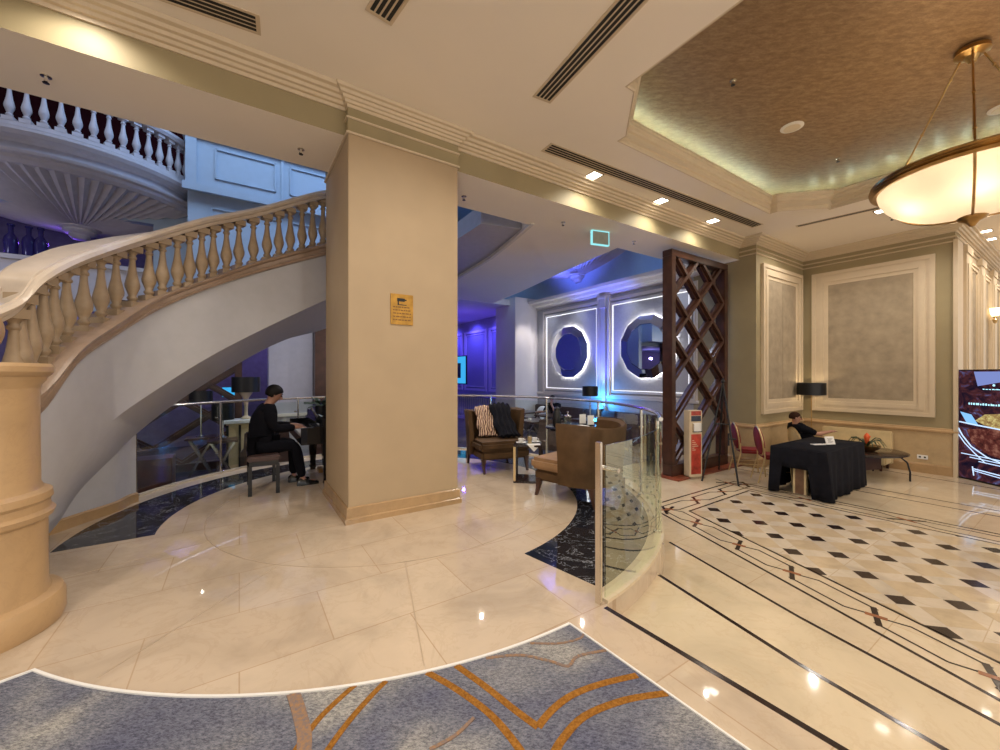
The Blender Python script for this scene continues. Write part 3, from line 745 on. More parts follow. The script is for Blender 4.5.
mb = mbuv(); mb.box(8.86,8.93,7.95,8.07,LOB,3.8); mb.box(8.84,8.93,7.78,7.84,.9,3.8); mb.box(8.84,8.93,8.18,8.24,.9,3.8); mb.box(8.80,8.93,7.9,8.12,3.45,3.8); mb.box(8.77,8.93,7.86,8.16,3.72,3.8); struct(mb.build('pilaster', M['white']))
T = W(8.72,8.01,.0)
lp = thing('wall_uplighter', 'small glowing blue uplighter at the foot of the pilaster between the mirrors', 'light', (T.x,T.y,.35))
MB().lathe([(.09,0),(.11,.02),(.11,.16),(.10,.18)], n=20).build('lamp_body', M['blackm'], lp, world=False)
MB().sphere((0,0,.2), .085, 16).build('blue_bulb', M['bluel'], lp, world=False, smooth=True)
# purple panels on the far wall and a television
for i, (va, vb) in enumerate(((12.7,14.4),(14.6,16.6),(16.8,18.8))):
    T = TM(W(8.925, vb, .8), TH-PI/2); w, h = vb-va, 2.7
    root = thing('wall_panel', ['violet lit wall panel right behind the white column','violet lit wall panel between its two neighbours on the far wall','violet lit wall panel behind the small television'][i], 'wall panel'); root.location = T.to_translation(); root.rotation_euler = T.to_euler()
    f = MB()
    for x0, x1, d in ((0,.10,.05),(.16,.20,.04)):
        f.box(x0,w-x0,-d,0,x0,x1); f.box(x0,w-x0,-d,0,h-x1,h-x0); f.box(x0,x1,-d,0,x1,h-x1); f.box(w-x1,w-x0,-d,0,x1,h-x1)
    f.build('panel_frame', M['white'], root, world=False)
    f = MB(); f.box(.2,w-.2,-.01,0,.2,h-.2); f.build('panel_fabric', M['greywall'], root, world=False)
p = D(461,370,17.4); tv = thing('television', 'small television with bright cyan picture on the violet far wall', 'television', p, TH-PI/2)
f = MB(); f.box(-.58,.58,-.06,0,-.62,.62); f.build('casing', M['blackm'], tv, world=False, bevel=.01)
f = MB(); f.box(-.54,.54,-.065,-.06,-.58,.58); f.build('screen', M['cyanscr'], tv, world=False)
f = MB(); f.lathe([(.001,-.1),(.2,-.1),(.2,-.095)], (0,0,0)); f = MB(); f.box(-.35,.1,-.07,-.066,-.35,.3); f.build('screen_picture', plain('screen_dark_shape',(.01,.02,.05),.4), tv, world=False)

# lattice screens
def lattice(label, Wd, Ht, dw=.97, dh=.78, z0=0, mat=None):
    root = thing('lattice_screen', label, 'screen'); fw = .13; mat = mat or M['darkwood']
    f = MB(); f.box(0,Wd,-.10,.10,0,fw*1.6); f.box(0,Wd,-.10,.10,Ht-fw,Ht); f.box(0,fw,-.10,.10,fw*1.6,Ht-fw); f.box(Wd-fw,Wd,-.10,.10,fw*1.6,Ht-fw)
    f.build('frame', mat, root, world=False, bevel=.008)
    x0, x1, y0, y1 = fw, Wd-fw, fw*1.6, Ht-fw
    for s_ in (1,-1):
        mb = MB(); k = -12
        for k in range(-12, 14):
            # line z = y0 + s*(x-x0)*dh/dw + k*dh
            pts = []
            m_ = s_*dh/dw; c_ = y0 + k*dh + (.0)
            for x in (x0, x1):
                z = c_ + m_*(x-x0)
                if y0 <= z <= y1: pts.append((x,z))
            for z in (y0, y1):
                x = x0 + (z-c_)/m_
                if x0 < x < x1: pts.append((x,z))
            if len(pts) >= 2:
                a, b_ = pts[0], pts[1]
                if (Vector(a)-Vector(b_)).length < .05: continue
                mb.bar((a[0],0,a[1]), (b_[0],0,b_[1]), .06, .17 if s_ > 0 else .168, (0,1,0))
                mb.bar((a[0],0,a[1]), (b_[0],0,b_[1]), .15, .05 if s_ > 0 else .048, (0,1,0))
        mb.build('lattice_slats', mat, root, world=False)
    return root
L1 = lattice('tall dark wood diamond lattice screen under the beam beside the red information stand', 2.0, 4.24, .87, .80); L1.location = W(6.70,4.50,LOB+.03); L1.rotation_euler = (0,0,TH)
o = mbuv().box(6.6,8.95,4.2,4.72,LOB,LOB+.03).build('threshold', M['redwood'], None, bevel=.005); struct(o)
L2 = copy_tree(L1); L2.scale = (1,1,.78); L2.location = W(-1.95,10.05,LOB); L2['label'] = 'dark diamond lattice screen in the bar seen under the staircase arch'

# ================================================================ ceiling fittings
def grille(px0, px1, n, label, half=.085):
    a = CG(*px0, ZC); b_ = CG(*px1, ZC); d = (b_-a).normalized(); nn = Vector((-d.y,d.x))
    c_ = (a+b_)/2; L = (b_-a).length
    root = thing('air_grille', label, 'air grille', (c_.x,c_.y,ZC), math.atan2(d.y,d.x))
    f = MB(); w = half
    f.box(-L/2-.03,L/2+.03,-w-.02,-w,-.006,0); f.box(-L/2-.03,L/2+.03,w,w+.02,-.006,0); f.box(-L/2-.03,-L/2,-w,w,-.006,0); f.box(L/2,L/2+.03,-w,w,-.006,0)
    f.box(-L/2,L/2,-w,w,-.002,-.0005); f.build('grille_frame', M['mould'], root, world=False)
    f = MB(); st = 2*w/n
    for i in range(n): f.box(-L/2,L/2,-w+st*(i+.18),-w+st*(i+.82),-.004,-.002)
    f.build('slot', M['grille'], root, world=False)
grille((548,147.5),(757,225.5),4,'long slotted air grille beside the row of downlights near the gold recess')
grille((652,-22),(543,98),4,'slotted air grille running towards the pillar at the top edge of the photograph',.09)
grille((396,-10),(380,15),4,'short slotted air grille above the pillar',.09)
grille((150,-14),(256,24),4,'slotted air grille above the left cornice')
grille((798,226),(884,206.5),2,'thin slotted air grille in front of the large wall panel',.04)
def downlight(p, label, grp):
    root = thing('downlight', label, 'downlight', (p[0],p[1],ZC), TH, grp)
    f = MB(); s_ = .10
    for a in ((-s_,s_,-s_,-s_+.02),(-s_,s_,s_-.02,s_),(-s_,-s_+.02,-s_,s_),(s_-.02,s_,-s_,s_)): f.box(*a,-.012,0)
    f.build('trim_ring', M['chrome'], root, world=False)
    f = MB(); f.box(-s_+.02,s_-.02,-s_+.02,s_-.02,-.006,-.002); f.build('lamp', M['warmwhite'], root, world=False)
for (x, y), lb in zip([(594,175),(661,200.5),(713,220.5),(882,210.5),(985,231),(990,239)], ['square downlight over the beam, nearest the pillar','square downlight over the beam, middle of the three','square downlight over the beam, nearest the lattice screen','square downlight just left of the hanging bowl lamp','square corridor downlight, nearer of two','square corridor downlight, farther of two']):
    downlight(CG(x,y,ZC), lb, None)
def disc(p, z, r, label, nm, cat_):
    root = thing(nm, label, cat_, (p[0],p[1],z))
    MB().lathe([(0.001,-.018),(r*.8,-.018),(r,-.008),(r,0)], n=32).build('cover', M['white'], root, world=False, smooth=True)
    MB().lathe([(0.001,-.022),(r*.72,-.022),(r*.72,-.018)], n=32).build('grille', M['mould'], root, world=False)
ZG = 4.80
disc(CG(792,127,ZG), ZG, .13, 'round white ceiling loudspeaker in the gold recess', 'ceiling_speaker', 'loudspeaker')
disc(CG(1003,108,ZG), ZG, .13, 'round white ceiling loudspeaker behind the hanging bowl lamp', 'ceiling_speaker', 'loudspeaker')
def sprinkler(p, z, label, grp):
    root = thing('sprinkler', label, 'sprinkler', (p[0],p[1],z), 0, grp)
    MB().lathe([(.035,0),(.035,-.008),(.012,-.012),(.010,-.045)][::-1], n=12).build('body', M['chrome'], root, world=False)
    MB().lathe([(.001,-.062),(.022,-.060),(.022,-.056),(.001,-.054)], n=12).build('deflector', M['blackm'], root, world=False)
    MB().tube([(-.014,0,-.03),(-.016,0,-.05),(0,0,-.058)], .003, 5).build('bracket_arm', M['blackm'], root, world=False)
for i, (x, y, z) in enumerate([(46,76,3.95),(301,149,3.95),(464,196,3.95),(563,222,3.95),(634,241,3.95),(733,80,ZG),(838,158,ZG),(892,217,ZC)]):
    sprinkler(CG(x,y,z), z, ['sprinkler on the beam soffit near the upper left corner','sprinkler on the beam soffit just left of the pillar','sprinkler on the beam soffit just right of the pillar','sprinkler on the beam soffit left of the exit sign','sprinkler on the beam soffit next to the lattice screen','pendent sprinkler in the gold recess, left of the loudspeaker','pendent sprinkler in the gold recess near its far corner','sprinkler on the ceiling below the thin grille'][i], None)
p = CG(600,231,3.95); ex = thing('exit_sign', 'small hanging exit sign box under the beam with a cyan lit edge', 'sign', (p.x,p.y,3.95), TH-.25)
f = MB(); f.box(-.155,.155,-.02,.02,-.23,-.02); f.build('sign_plate', plain('grey_sign_plate',(.30,.33,.30),.4), ex, world=False)
f = MB(); 
for a in ((-.17,.17,-.245,-.23),(-.17,.17,-.02,-.005),(-.17,-.155,-.23,-.02),(.155,.17,-.23,-.02)): f.box(a[0],a[1],-.025,.025,a[2],a[3])
f.build('lit_edge', glow('cyan_edge',(.35,.90,.95),.9), ex, world=False)
f = MB(); f.tube([(-.1,0,-.01),(-.1,0,0)],.006); f.tube([(.1,0,-.01),(.1,0,0)],.006); f.build('hanger', M['blackm'], ex, world=False)

# plaque on the pillar
pp = Vector((G(348,524,0).x,0,0)); 
def on_pillar(x, y):
    a = (x-500)/F; dv = -math.sin(TH)*a+math.cos(TH); t = 4.18/dv; return Vector((a*t,t,H+(375-y)*t/F))
c_ = on_pillar(401.7,309.7); pq = thing('notice_plaque', 'small brass coloured camera notice plaque on the front of the pillar', 'sign', c_, TH)
w2, h2 = .125, .165
f = MB(); f.box(-w2,w2,-.012,0,-h2,h2); f.build('plate', plain('brass_plaque',(.42,.22,.035),.35,.5,var=.25,scale=12), pq, world=False, bevel=.002)
f = MB()
f.box(-.055,.03,-.0135,-.012,.085,.12); f.box(.03,.05,-.0135,-.012,.095,.11); f.box(-.05,-.035,-.0135,-.012,.05,.085); f.box(-.05,.05,-.0135,-.012,.045,.054)
f.build('camera_symbol', M['blackm'], pq, world=False)
et = plain('engraved_text',(.16,.07,.01),.6)
for i, z in enumerate((.018,-.015,-.05,-.085,-.12)):
    x = -.10; f = MB()
    while x < .09:
        l_ = random.uniform(.015,.04); f.box(x,min(x+l_,.1),-.0132,-.012,z,z+.012); x += l_+.008
    f.build('text_line', et, pq, world=False)
# ================================================================ chandelier
cpos = W(6.16,.73); 
ch_ = thing('bowl_chandelier', 'large hanging alabaster bowl lamp with brass rim on four rods', 'lamp', (cpos.x,cpos.y,3.04), TH)
RR, ZR = .73, .46
f = MB(); f.lathe([(.001,1.76),(.09,1.76),(.125,1.73),(.13,1.69),(.06,1.66),(.03,1.60),(.001,1.59)], n=32); f.build('ceiling_rose', M['brass'], ch_, world=False, smooth=True)
f = MB(); f.lathe([(RR-.05,ZR-.02),(RR+.0,ZR-.03),(RR+.03,ZR-.01),(RR+.018,ZR+.008),(RR+.038,ZR+.02),(RR+.018,ZR+.04),(RR+.03,ZR+.055),(RR-.0,ZR+.075),(RR-.04,ZR+.07),(RR-.05,ZR-.02)], n=72); f.build('rim', M['brass'], ch_, world=False, smooth=True, angle=25)
f = MB(); prof = [(.05,.055)]+[(RR*.96*math.sin(a), .05+(ZR-.05)*(1-math.cos(a))) for a in [PI/2*i/14 for i in range(1,15)]]
f.lathe(prof, n=72, caps=False); f.build('alabaster_bowl', M['alabaster'], ch_, world=False, smooth=True, angle=60)
f = MB(); f.lathe([(.001,-.05),(.02,-.045),(.035,-.02),(.05,.0),(.095,.02),(.11,.045),(.09,.06),(.06,.075),(.04,.09),(.02,.14),(.001,.14)], n=24); f.build('finial', M['brass'], ch_, world=False, smooth=True)
for k in range(3):
    a = math.radians(188)+2*PI/3*k; f = MB()
    f.tube([((RR*.98)*math.sin(b_)*math.cos(a), (RR*.98)*math.sin(b_)*math.sin(a), .045+(ZR-.05)*(1-math.cos(b_))) for b_ in [PI/2*i/12 for i in range(1,13)]], .011, 6); f.build('bowl_strap', M['brass'], ch_, world=False, smooth=True)
    f = MB(); p0 = Vector((RR*math.cos(a),RR*math.sin(a),ZR+.08)); p1 = Vector((.09*math.cos(a),.09*math.sin(a),1.68)); f.tube([p0,p1], .009, 8)
    for q in (.12,.5,.88): f.sphere(p0.lerp(p1,q), .017, 8)
    f.build('rod', M['brass'], ch_, world=False, smooth=True)
for k in range(6):
    a = k*PI/3+.2; bl = MB().sphere((.42*math.cos(a),.42*math.sin(a),.27), .04, 12); o = bl.build('bulb', glow('lamp_bulb',(1,.85,.6),30) if k == 0 else bpy.data.materials['lamp_bulb'], ch_, world=False, smooth=True)

# ================================================================ glass balustrade round the dais
gb = thing('glass_balustrade', 'curved clear glass balustrade with steel posts round the raised marble disc', 'railing', (DC.x,DC.y,0))
RG = 3.13
def garc(r, a0, a1, n): return [pol(r, lerp(a0,a1,i/n)) for i in range(n+1)]
def glass_panel(a0, a1, z0, z1, nm='glass_panel', r=RG, mat='glass'):
    mb = MB(); n_ = max(3,int((a1-a0)/2.5)); rings = []
    for p, q in zip(garc(r-.006,a0,a1,n_), garc(r+.006,a0,a1,n_)): rings.append([(*p,z0),(*q,z0),(*q,z1),(*p,z1)])
    mb.loft(rings); mb.build(nm, M[mat], gb, smooth=True, angle=30)
segs = [(-49.4,-6)] 
glass_panel(-49.2,-24,.01,1.035,mat='cglass'); glass_panel(-23.7,-2,.01,1.035,mat='cglass')
a = -1.5; bounds = [-1.5,22,45,68,91,114,137,160,183]
for a0, a1 in zip(bounds[:-1], bounds[1:]): glass_panel(a0+.3,a1-.3,.08,1.02)
mb = MB(); mb.tube([(*p,1.085) for p in garc(RG,-24,184,110)], .021, 8); mb.build('top_rail', M['chrome'], gb, smooth=True)
mb = MB(); rings = [[(*p,0),(*q,0),(*q,.022),(*p,.022)] for p, q in zip(garc(RG-.05,-49.4,183,110), garc(RG+.03,-49.4,183,110))]; mb.loft(rings); mb.build('base_channel', M['tread'], gb)
for a in [-24,-1.5]+bounds[1:]:
    p = pol(RG-.03,a); f = MB(); f.tube([(*p,0),(*p,1.07)], .017, 8); f.lathe([(.04,.02),(.04,.035),(.018,.045)], (*p,0), 12); f.build('post', M['chrome'], gb, smooth=True)
    f = MB(); f.tube([(*pol(RG-.05,a+.8),.3),(*pol(RG+.01,a+.8),.3)], .014, 8); f.tube([(*pol(RG-.05,a+.8),.85),(*pol(RG+.01,a+.8),.85)], .014, 8); f.build('glass_clamp', M['chrome'], gb, smooth=True)
p = Vector(pol(RG-.02,-50.0)); d = Vector(pol(RG,-48))-Vector(pol(RG,-50)); T = TM(Vector((p.x,p.y,0)), math.atan2(d.y,d.x)); 
f = MB(T); f.box(-.022,.004,-.03,.012,0,1.06); f.build('end_post', M['chrome'], gb, bevel=.003)
f = MB(T); f.tube([(-.01,-.0,1.06),(-.01,0,1.14)],.008,8); f.tube([(.0,.0,.87),(.0,.0,.87)],.01); f = MB(); p0 = pol(RG-.09,-47.6); p1 = pol(RG+.05,-47.6); f.tube([(*p0,.86),(*p1,.86)], .017, 12); f.lathe([(.0,-.0),(.001,.0)]); f.build('glass_clamp', M['chrome'], gb, smooth=True)

# ================================================================ club chairs (local: facing -y)
def club_chair(label, mat_out, mat_seat, s=1.0):
    root = thing('club_chair', label, 'armchair', group=None)
    w, dp = .46, .40
    f = MB(); f.box(-w+.06,w-.06,-dp-.06,dp-.10,.20,.34); f.build('seat_frame', mat_out, root, world=False, bevel=.03)
    f = MB(); f.box(-w+.02,w-.02,-dp-.10,-.02,.34,.48); f.box(-w+.12,w-.12,-.06,dp-.16,.34,.47); f.build('seat_cushion', mat_seat, root, world=False, bevel=.04, smooth=True)
    # wrapped back
    f = MB(); rings = []; n_ = 28
    for i in range(n_+1):
        a = lerp(math.radians(-4), math.radians(184), i/n_); e = 2.6
        cx = lambda r: abs(math.cos(a))**(2/e)*math.copysign(1,math.cos(a))*r
        cy = lambda r: abs(math.sin(a))**(2/e)*math.copysign(1,math.sin(a))*r
        side = min(1, max(0, (math.sin(a)+.62)/1.0)); h = .92; h -= .05*max(0,math.sin(a))**3
        fl_ = 1.0+.05*(1)
        rings.append([(cx(w),cy(w*.95),.22),(cx(w*1.03),cy(w*.98),h*.6),(cx(w*1.09),cy(w*1.06),h),(cx(w*1.05),cy(w*1.02),h+.02),(cx(w*.95),cy(w*.92),h-.01),(cx(w*.86),cy(w*.82),h*.6),(cx(w*.86),cy(w*.8),.24)])
    f.loft(rings); f.build('backrest', mat_out, root, world=False, smooth=True, angle=50)
    for x in (-.36,.36):
        for y, k in ((-.40,-1),(.33,1)):
            f = MB(); f.loft([[(x-r,y-r+k*o_,z),(x+r,y-r+k*o_,z),(x+r,y+r+k*o_,z),(x-r,y+r+k*o_,z)] for r, o_, z in ((.016,.05,0),(.022,.02,.1),(.034,0,.22))]); f.build('leg', M['darkwood'], root, world=False)
    root.scale = (s,s,s); return root
c1 = club_chair('brown velvet club chair seen from behind beside the end of the glass balustrade', M['velvet'], M['velvetl']); c1.location = (1.03,4.93,0); c1.rotation_euler = (0,0,math.radians(-133))
c2 = club_chair('brown velvet club chair with coat and scarf on it, right of the pillar', M['velvet'], M['velvet']); c2.location = (-.07,6.55,0); c2.rotation_euler = (0,0,math.radians(22))
# coat and scarf thrown on the chair
def drape(name, pts, w, th, mat, lab, cat_, n=14, wob=.02):
    """cloth strip hanging along pts with folds"""
    mb = MB(); rings = []; P = [Vector(p) for p in pts]; Q = []
    for i in range(len(P)-1):
        for k in range(5): Q.append(P[i].lerp(P[i+1], k/5))
    Q.append(P[-1])
    for j, q in enumerate(Q):
        d = (Q[min(j+1,len(Q)-1)]-Q[max(j-1,0)]).normalized(); x = Vector((math.cos(w[1]),math.sin(w[1]),0)); nrm = d.cross(x).normalized()
        ww = w[0]*(1+.12*math.sin(j*1.3)); top = []; bot_ = []
        for i in range(n+1):
            s_ = i/n-.5; o_ = nrm*(wob*math.sin(i*1.9+j*.35)); top.append(q+x*(s_*ww)+o_+nrm*th*(.4+.6*math.cos(s_*PI))); bot_.append(q+x*(s_*ww)+o_-nrm*th*.2)
        rings.append(top+bot_[::-1])
    mb.loft(rings); return tag(mb.build(name, mat, smooth=True, angle=60), lab, cat_)
m, nt, o = newmat('patterned_scarf_cloth'); b = principled(nt, o, (.6,.4,.2), .9)
v_ = nt.nodes.new('ShaderNodeTexWave'); v_.inputs['Scale'].default_value = 9; v_.inputs['Distortion'].default_value = 6; nt.links.new(coords(nt), v_.inputs[0])
nt.links.new(ramp(nt, v_.outputs['Fac'], [(.35,(.10,.04,.03)),(.5,(.62,.38,.22)),(.8,(.75,.55,.40))]), b.inputs['Base Color']); M['scarf'] = m
drape('scarf', [(-.26,6.98,.90),(-.28,6.78,.93),(-.24,6.62,.72),(-.20,6.50,.50)], (.30,.2), .05, M['scarf'], 'orange and cream patterned scarf hanging over the chair back', 'scarf')
drape('coat', [(-.02,7.02,.93),(-.02,6.82,.97),(.06,6.6,.72),(.16,6.38,.51)], (.34,.25), .06, M['blackf'], 'black coat thrown over the club chair', 'coat')

# ---------------- side table with cups
st_ = thing('side_table', 'small open cube side table holding coffee cups', 'table', (.40,5.68,0), math.radians(-8))
f = MB(); f.box(-.19,.19,-.19,.19,.50,.53); f.build('table_top', M['inlay'], st_, world=False, bevel=.004)
for sx in (-1,1): 
    for sy in (-1,1): f = MB(); f.box(sx*.19-.03*sx,sx*.19,sy*.19-.03*sy,sy*.19,.02,.50); f.build('leg', M['gold'] if (sx,sy)==(-1,-1) else M['inlay'], st_, world=False)
f = MB(); f.box(-.19,.19,-.19,.19,0,.03); f.build('base_plate', M['inlay'], st_, world=False)
tt = Matrix.Translation((.40,5.68,.53))
def cup(x, y, z, lab, nm='coffee_cup'):
    r = thing(nm, lab, 'cup', (x,y,z))
    MB().lathe([(.001,.0),(.04,.0),(.075,.012),(.07,.014),(.03,.006)], n=24).build('saucer', M['china'], r, world=False, smooth=True)
    MB().lathe([(.022,.012),(.036,.03),(.042,.065),(.038,.065),(.030,.03),(.001,.022)], n=24).build('cup_body', M['china'], r, world=False, smooth=True)
    MB().tube([(.038,0,.055),(.06,0,.05),(.058,0,.03),(.036,0,.028)], .004, 6).build('handle', M['china'], r, world=False, smooth=True)
cup(.30,5.66,.53,'white coffee cup on saucer at the left of the cube side table'); cup(.50,5.74,.53,'white coffee cup on saucer at the right of the cube side table')
r = thing('latte_glass','tall glass of milky coffee in the middle of the cube side table','glass',(.42,5.60,.53))
MB().lathe([(.001,0),(.028,0),(.036,.12),(.034,.12),(.025,.006)], n=20).build('glass_body', M['glass'], r, world=False, smooth=True)
MB().lathe([(.001,.008),(.025,.008),(.031,.10),(.001,.10)], n=20).build('milk_coffee', plain('milky_coffee',(.5,.3,.15),.4), r, world=False, smooth=True)
f = MB(); f.add([(.40,5.47,.533),(.56,5.50,.533),(.50,5.62,.533),(.36,5.58,.533),(.47,5.476,.43),(.40,5.475,.532)], [(0,1,2,3),(0,4,1)])
f = MB(); f.loft([[(.38,5.478,.532),(.56,5.488,.532),(.56,5.60,.532),(.38,5.60,.532)],[(.38,5.478,.535),(.56,5.488,.535),(.56,5.60,.535),(.38,5.60,.535)]]); f.loft([[(.38,5.474,.535),(.56,5.484,.535),(.47,5.475,.44)],[(.38,5.479,.535),(.56,5.489,.535),(.47,5.48,.44)]])
tag(f.build('napkin', M['paper']), 'white paper napkin hanging over the edge of the cube side table', 'napkin')

# ---------------- round table behind the club chair
rt = thing('round_table','round dark lounge table crowded with tableware behind the brown club chair','table',(1.10,5.88,0))
MB().lathe([(.001,.70),(.40,.70),(.42,.715),(.42,.735),(.40,.745),(.001,.745)], n=40).build('table_top', M['piano'], rt, world=False, smooth=True)
MB().lathe([(.22,0),(.22,.02),(.05,.04),(.035,.1),(.035,.70)], n=24).build('pedestal', M['blackm'], rt, world=False, smooth=True)
r = thing('tea_lantern','clear glass and steel coffee press standing on the round lounge table','coffee pot',(.98,5.75,.745))
MB().lathe([(.05,0),(.055,.01),(.055,.15),(.05,.15),(.05,.012)], n=20).build('glass_body', M['glass'], r, world=False, smooth=True)
MB().lathe([(.056,.15),(.056,.165),(.02,.18),(.008,.185),(.008,.21),(.016,.22),(.001,.23)], n=20).build('lid', M['chrome'], r, world=False, smooth=True)
MB().tube([(-.056,0,.14),(-.10,0,.13),(-.10,0,.04),(-.056,0,.03)], .008, 6).build('handle', M['blackm'], r, world=False, smooth=True)
for i, (x, y) in enumerate(((1.36,5.95),(1.27,6.10))):
    r = thing('card_holder',['white menu card stand on the round table, nearest the glass','white menu card stand on the round table, set farther back'][i],'card',(x,y,.745),.2)
    f = MB(); f.box(-.05,.05,-.006,.006,.01,.15); f.build('card', M['paper'], r, world=False); f = MB(); f.box(-.055,.055,-.03,.03,0,.012); f.build('base', M['blackm'], r, world=False)
f = MB(TM(Vector((1.16,5.80,.746)),.5)); f.box(-.12,.12,-.09,.09,0,.012); tag(f.build('magazine', M['paper']), 'folded white magazine lying on the round lounge table', 'magazine')
r = thing('black_urn','black vacuum flask on the round table behind the club chair','flask',(.86,6.0,.745))
MB().lathe([(.06,0),(.065,.02),(.065,.18),(.045,.22)], n=20).build('flask_body', M['blackm'], r, world=False, smooth=True)
MB().lathe([(.046,.22),(.046,.25),(.03,.27),(.001,.275)], n=20).build('lid', M['blackm'], r, world=False, smooth=True)
MB().tube([(.063,0,.19),(.10,0,.17),(.10,0,.06),(.064,0,.05)], .008, 6).build('handle', M['blackm'], r, world=False, smooth=True)
r = thing('table_lamp','table lamp with a wide black drum shade in front of the mirror wall','lamp',(W(7.83,7.54).x,W(7.83,7.54).y,LOB+.74))
MB().lathe([(.09,0),(.10,.015),(.03,.04),(.018,.1),(.022,.35),(.012,.62)], n=20).build('lamp_base', M['chrome'], r, world=False, smooth=True)
MB().lathe([(.20,.62),(.205,.62),(.205,.88),(.20,.88),(.20,.62)], n=32).build('lamp_shade', M['blackm'], r, world=False, smooth=True, angle=50)
lampxy = r.location.copy()
def lounge_table(x, y, lab, z=LOB, rz=0, hw=.38):
    r = thing('lounge_table', lab, 'table', (x,y,z), rz)
    f = MB(); f.box(-hw,hw,-hw,hw,.70,.74); f.build('table_top', M['darkwood'], r, world=False, bevel=.005)
    for s_ in (-1,1):
        f = MB(); f.bar((-hw+.05,s_*(hw-.08),0),(hw-.05,s_*(hw-.08),.70),.035,.02,(0,1,0)); f.bar((hw-.05,s_*(hw-.12),0),(-hw+.05,s_*(hw-.12),.70),.035,.02,(0,1,0)); f.build('crossed_leg', M['chrome'], r, world=False)
    return r
lounge_table(lampxy.x, lampxy.y, 'square crossed leg table carrying the black shaded lamp', LOB, TH)
tA = lounge_table(*D(535,420,10.4).to_2d(), 'square crossed leg table with a tray right of the pillar, beyond the balustrade', LOB, TH)
cx_, cy_ = tA.location.x, tA.location.y
cup(cx_-.15,cy_-.1,LOB+.74,'white cup left on the crossed leg table'); cup(cx_+.18,cy_+.02,LOB+.74,'white cup right on the crossed leg table')
# dark dining armchairs beyond the rail
def dark_chair(p, rz, lab, s=1.0, grp='dark upholstered lounge chairs'):
    r = thing('lounge_chair', lab, 'armchair', (p[0],p[1],LOB), rz, grp)
    f = MB(); f.box(-.30,.30,-.30,.28,.26,.46); f.build('seat', M['darkup'], r, world=False, bevel=.03)
    f = MB(); f.loft([[(-.32,.2,.22),(.32,.2,.22),(.32,.34,.22),(-.32,.34,.22)],[(-.33,.24,.6),(.33,.24,.6),(.33,.38,.6),(-.33,.38,.6)],[(-.31,.30,.92),(.31,.30,.92),(.31,.40,.92),(-.31,.40,.92)]]); f.build('backrest', M['darkup'], r, world=False, bevel=.02)
    for sx in (-1,1):
        f = MB(); f.box(sx*.30,sx*.38,-.28,.30,.24,.62); f.build('armrest', M['darkup'], r, world=False, bevel=.02)
        for sy in (-1,1): f = MB(); f.box(sx*.27-.02,sx*.27+.02,sy*.25-.02,sy*.25+.02,0,.26); f.build('leg', M['darkwood'], r, world=False)
    r.scale = (s,s,s); return r
dark_chair(D(556,430,9.2).to_2d(), 2.8, 'dark brown lounge chair with its back turned, between the club chair and the seated guest')
dark_chair(W(7.72,6.6).to_2d(), 2.6, 'dark brown lounge chair under the blue uplighter')
dark_chair(D(655,420,8.6).to_2d(), 2.2, 'dark brown lounge chair beside the lattice screen')
dark_chair(D(487,405,11.5).to_2d(), .6, 'dark brown lounge chair behind the coat, near the white column')
# banquette along the mirror wall
bq = thing('banquette','long dark brown banquette sofa along the mirror wall','sofa',W(8.55,8.6,LOB),TH)
f = MB(); f.box(-.34,.26,-2.4,2.4,.08,.30); f.build('base', M['darkup'], bq, world=False)
for i in range(4): f = MB(); f.box(-.36,.14,-2.4+i*1.2+.01,-2.4+(i+1)*1.2-.01,.30,.46); f.build('seat_cushion', M['darkup'], bq, world=False, bevel=.03)
for i in range(4): f = MB(); f.box(.12,.33,-2.4+i*1.2+.01,-2.4+(i+1)*1.2-.01,.40,.90); f.build('back_cushion', M['darkup'], bq, world=False, bevel=.03)
pc_ = W(8.48,10.35,LOB+.66); cu = MB(TM(pc_,TH+.2) @ Matrix.Rotation(.25,4,'Y')); cu.sphere((0,0,0),.23,16,sx=.35); tag(cu.build('cushion', M['paper'], smooth=True), 'white square cushion on the banquette beside the seated guest', 'cushion')
for k in range(3):
    p = W(7.72,10.3-k*1.35); (k < 2) and lounge_table(p.x, p.y, ['square crossed leg table in front of the white cushion','square crossed leg table in front of the seated guest',''][k], LOB, TH)
# radiator cover below the violet panels
rd_ = thing('radiator_cover','low ribbed radiator cover below the violet wall panels','radiator',W(8.75,15.9,LOB),TH)
f = MB(); f.box(-.15,.15,-2.9,2.9,.95,1.0); f.box(-.13,.15,-2.9,2.9,0,.12); f.box(.0,.15,-2.9,2.9,.12,.95); f.build('casing', M['purplew'], rd_, world=False)
f = MB(); [f.box(-.13,-.09,-2.85+i*.19,-2.85+i*.19+.07,.12,.95) for i in range(30)]; f.build('ribs', M['white'], rd_, world=False)
# ================================================================ lobby corner
TBL = W(8.20,2.66,LOB)     # centre
tb = thing('registration_table','folding table under a long black cloth in the lobby corner','table',TBL,TH)
tw, td = .86, .37
f = MB(); f.box(-tw+.03,tw-.03,-td+.03,td-.03,.715,.742); f.build('table_top', M['woodleg'], tb, world=False)
f = MB(); f.box(-tw+.10,-tw+.16,-.06,.06,.03,.71); f.build('leg', M['woodleg'], tb, world=False); f = MB(); f.box(tw-.16,tw-.10,-.10,.10,.03,.71); f.build('leg', M['woodleg'], tb, world=False)
for s_ in (-1,1):
    f = MB(); f.box(s_*(tw-.13)-.034,s_*(tw-.13)+.034,-.09,-.06,.03,.71); f.box(s_*(tw-.13)-.034,s_*(tw-.13)+.034,.06,.09,.03,.71); f.build('leg_edging', M['creamup'], tb, world=False)
    f = MB(); f.box(s_*(tw-.13)-.03,s_*(tw-.13)+.03,-.33,.33,0,.03); f.build('foot_bar', M['chrome'], tb, world=False, bevel=.004)
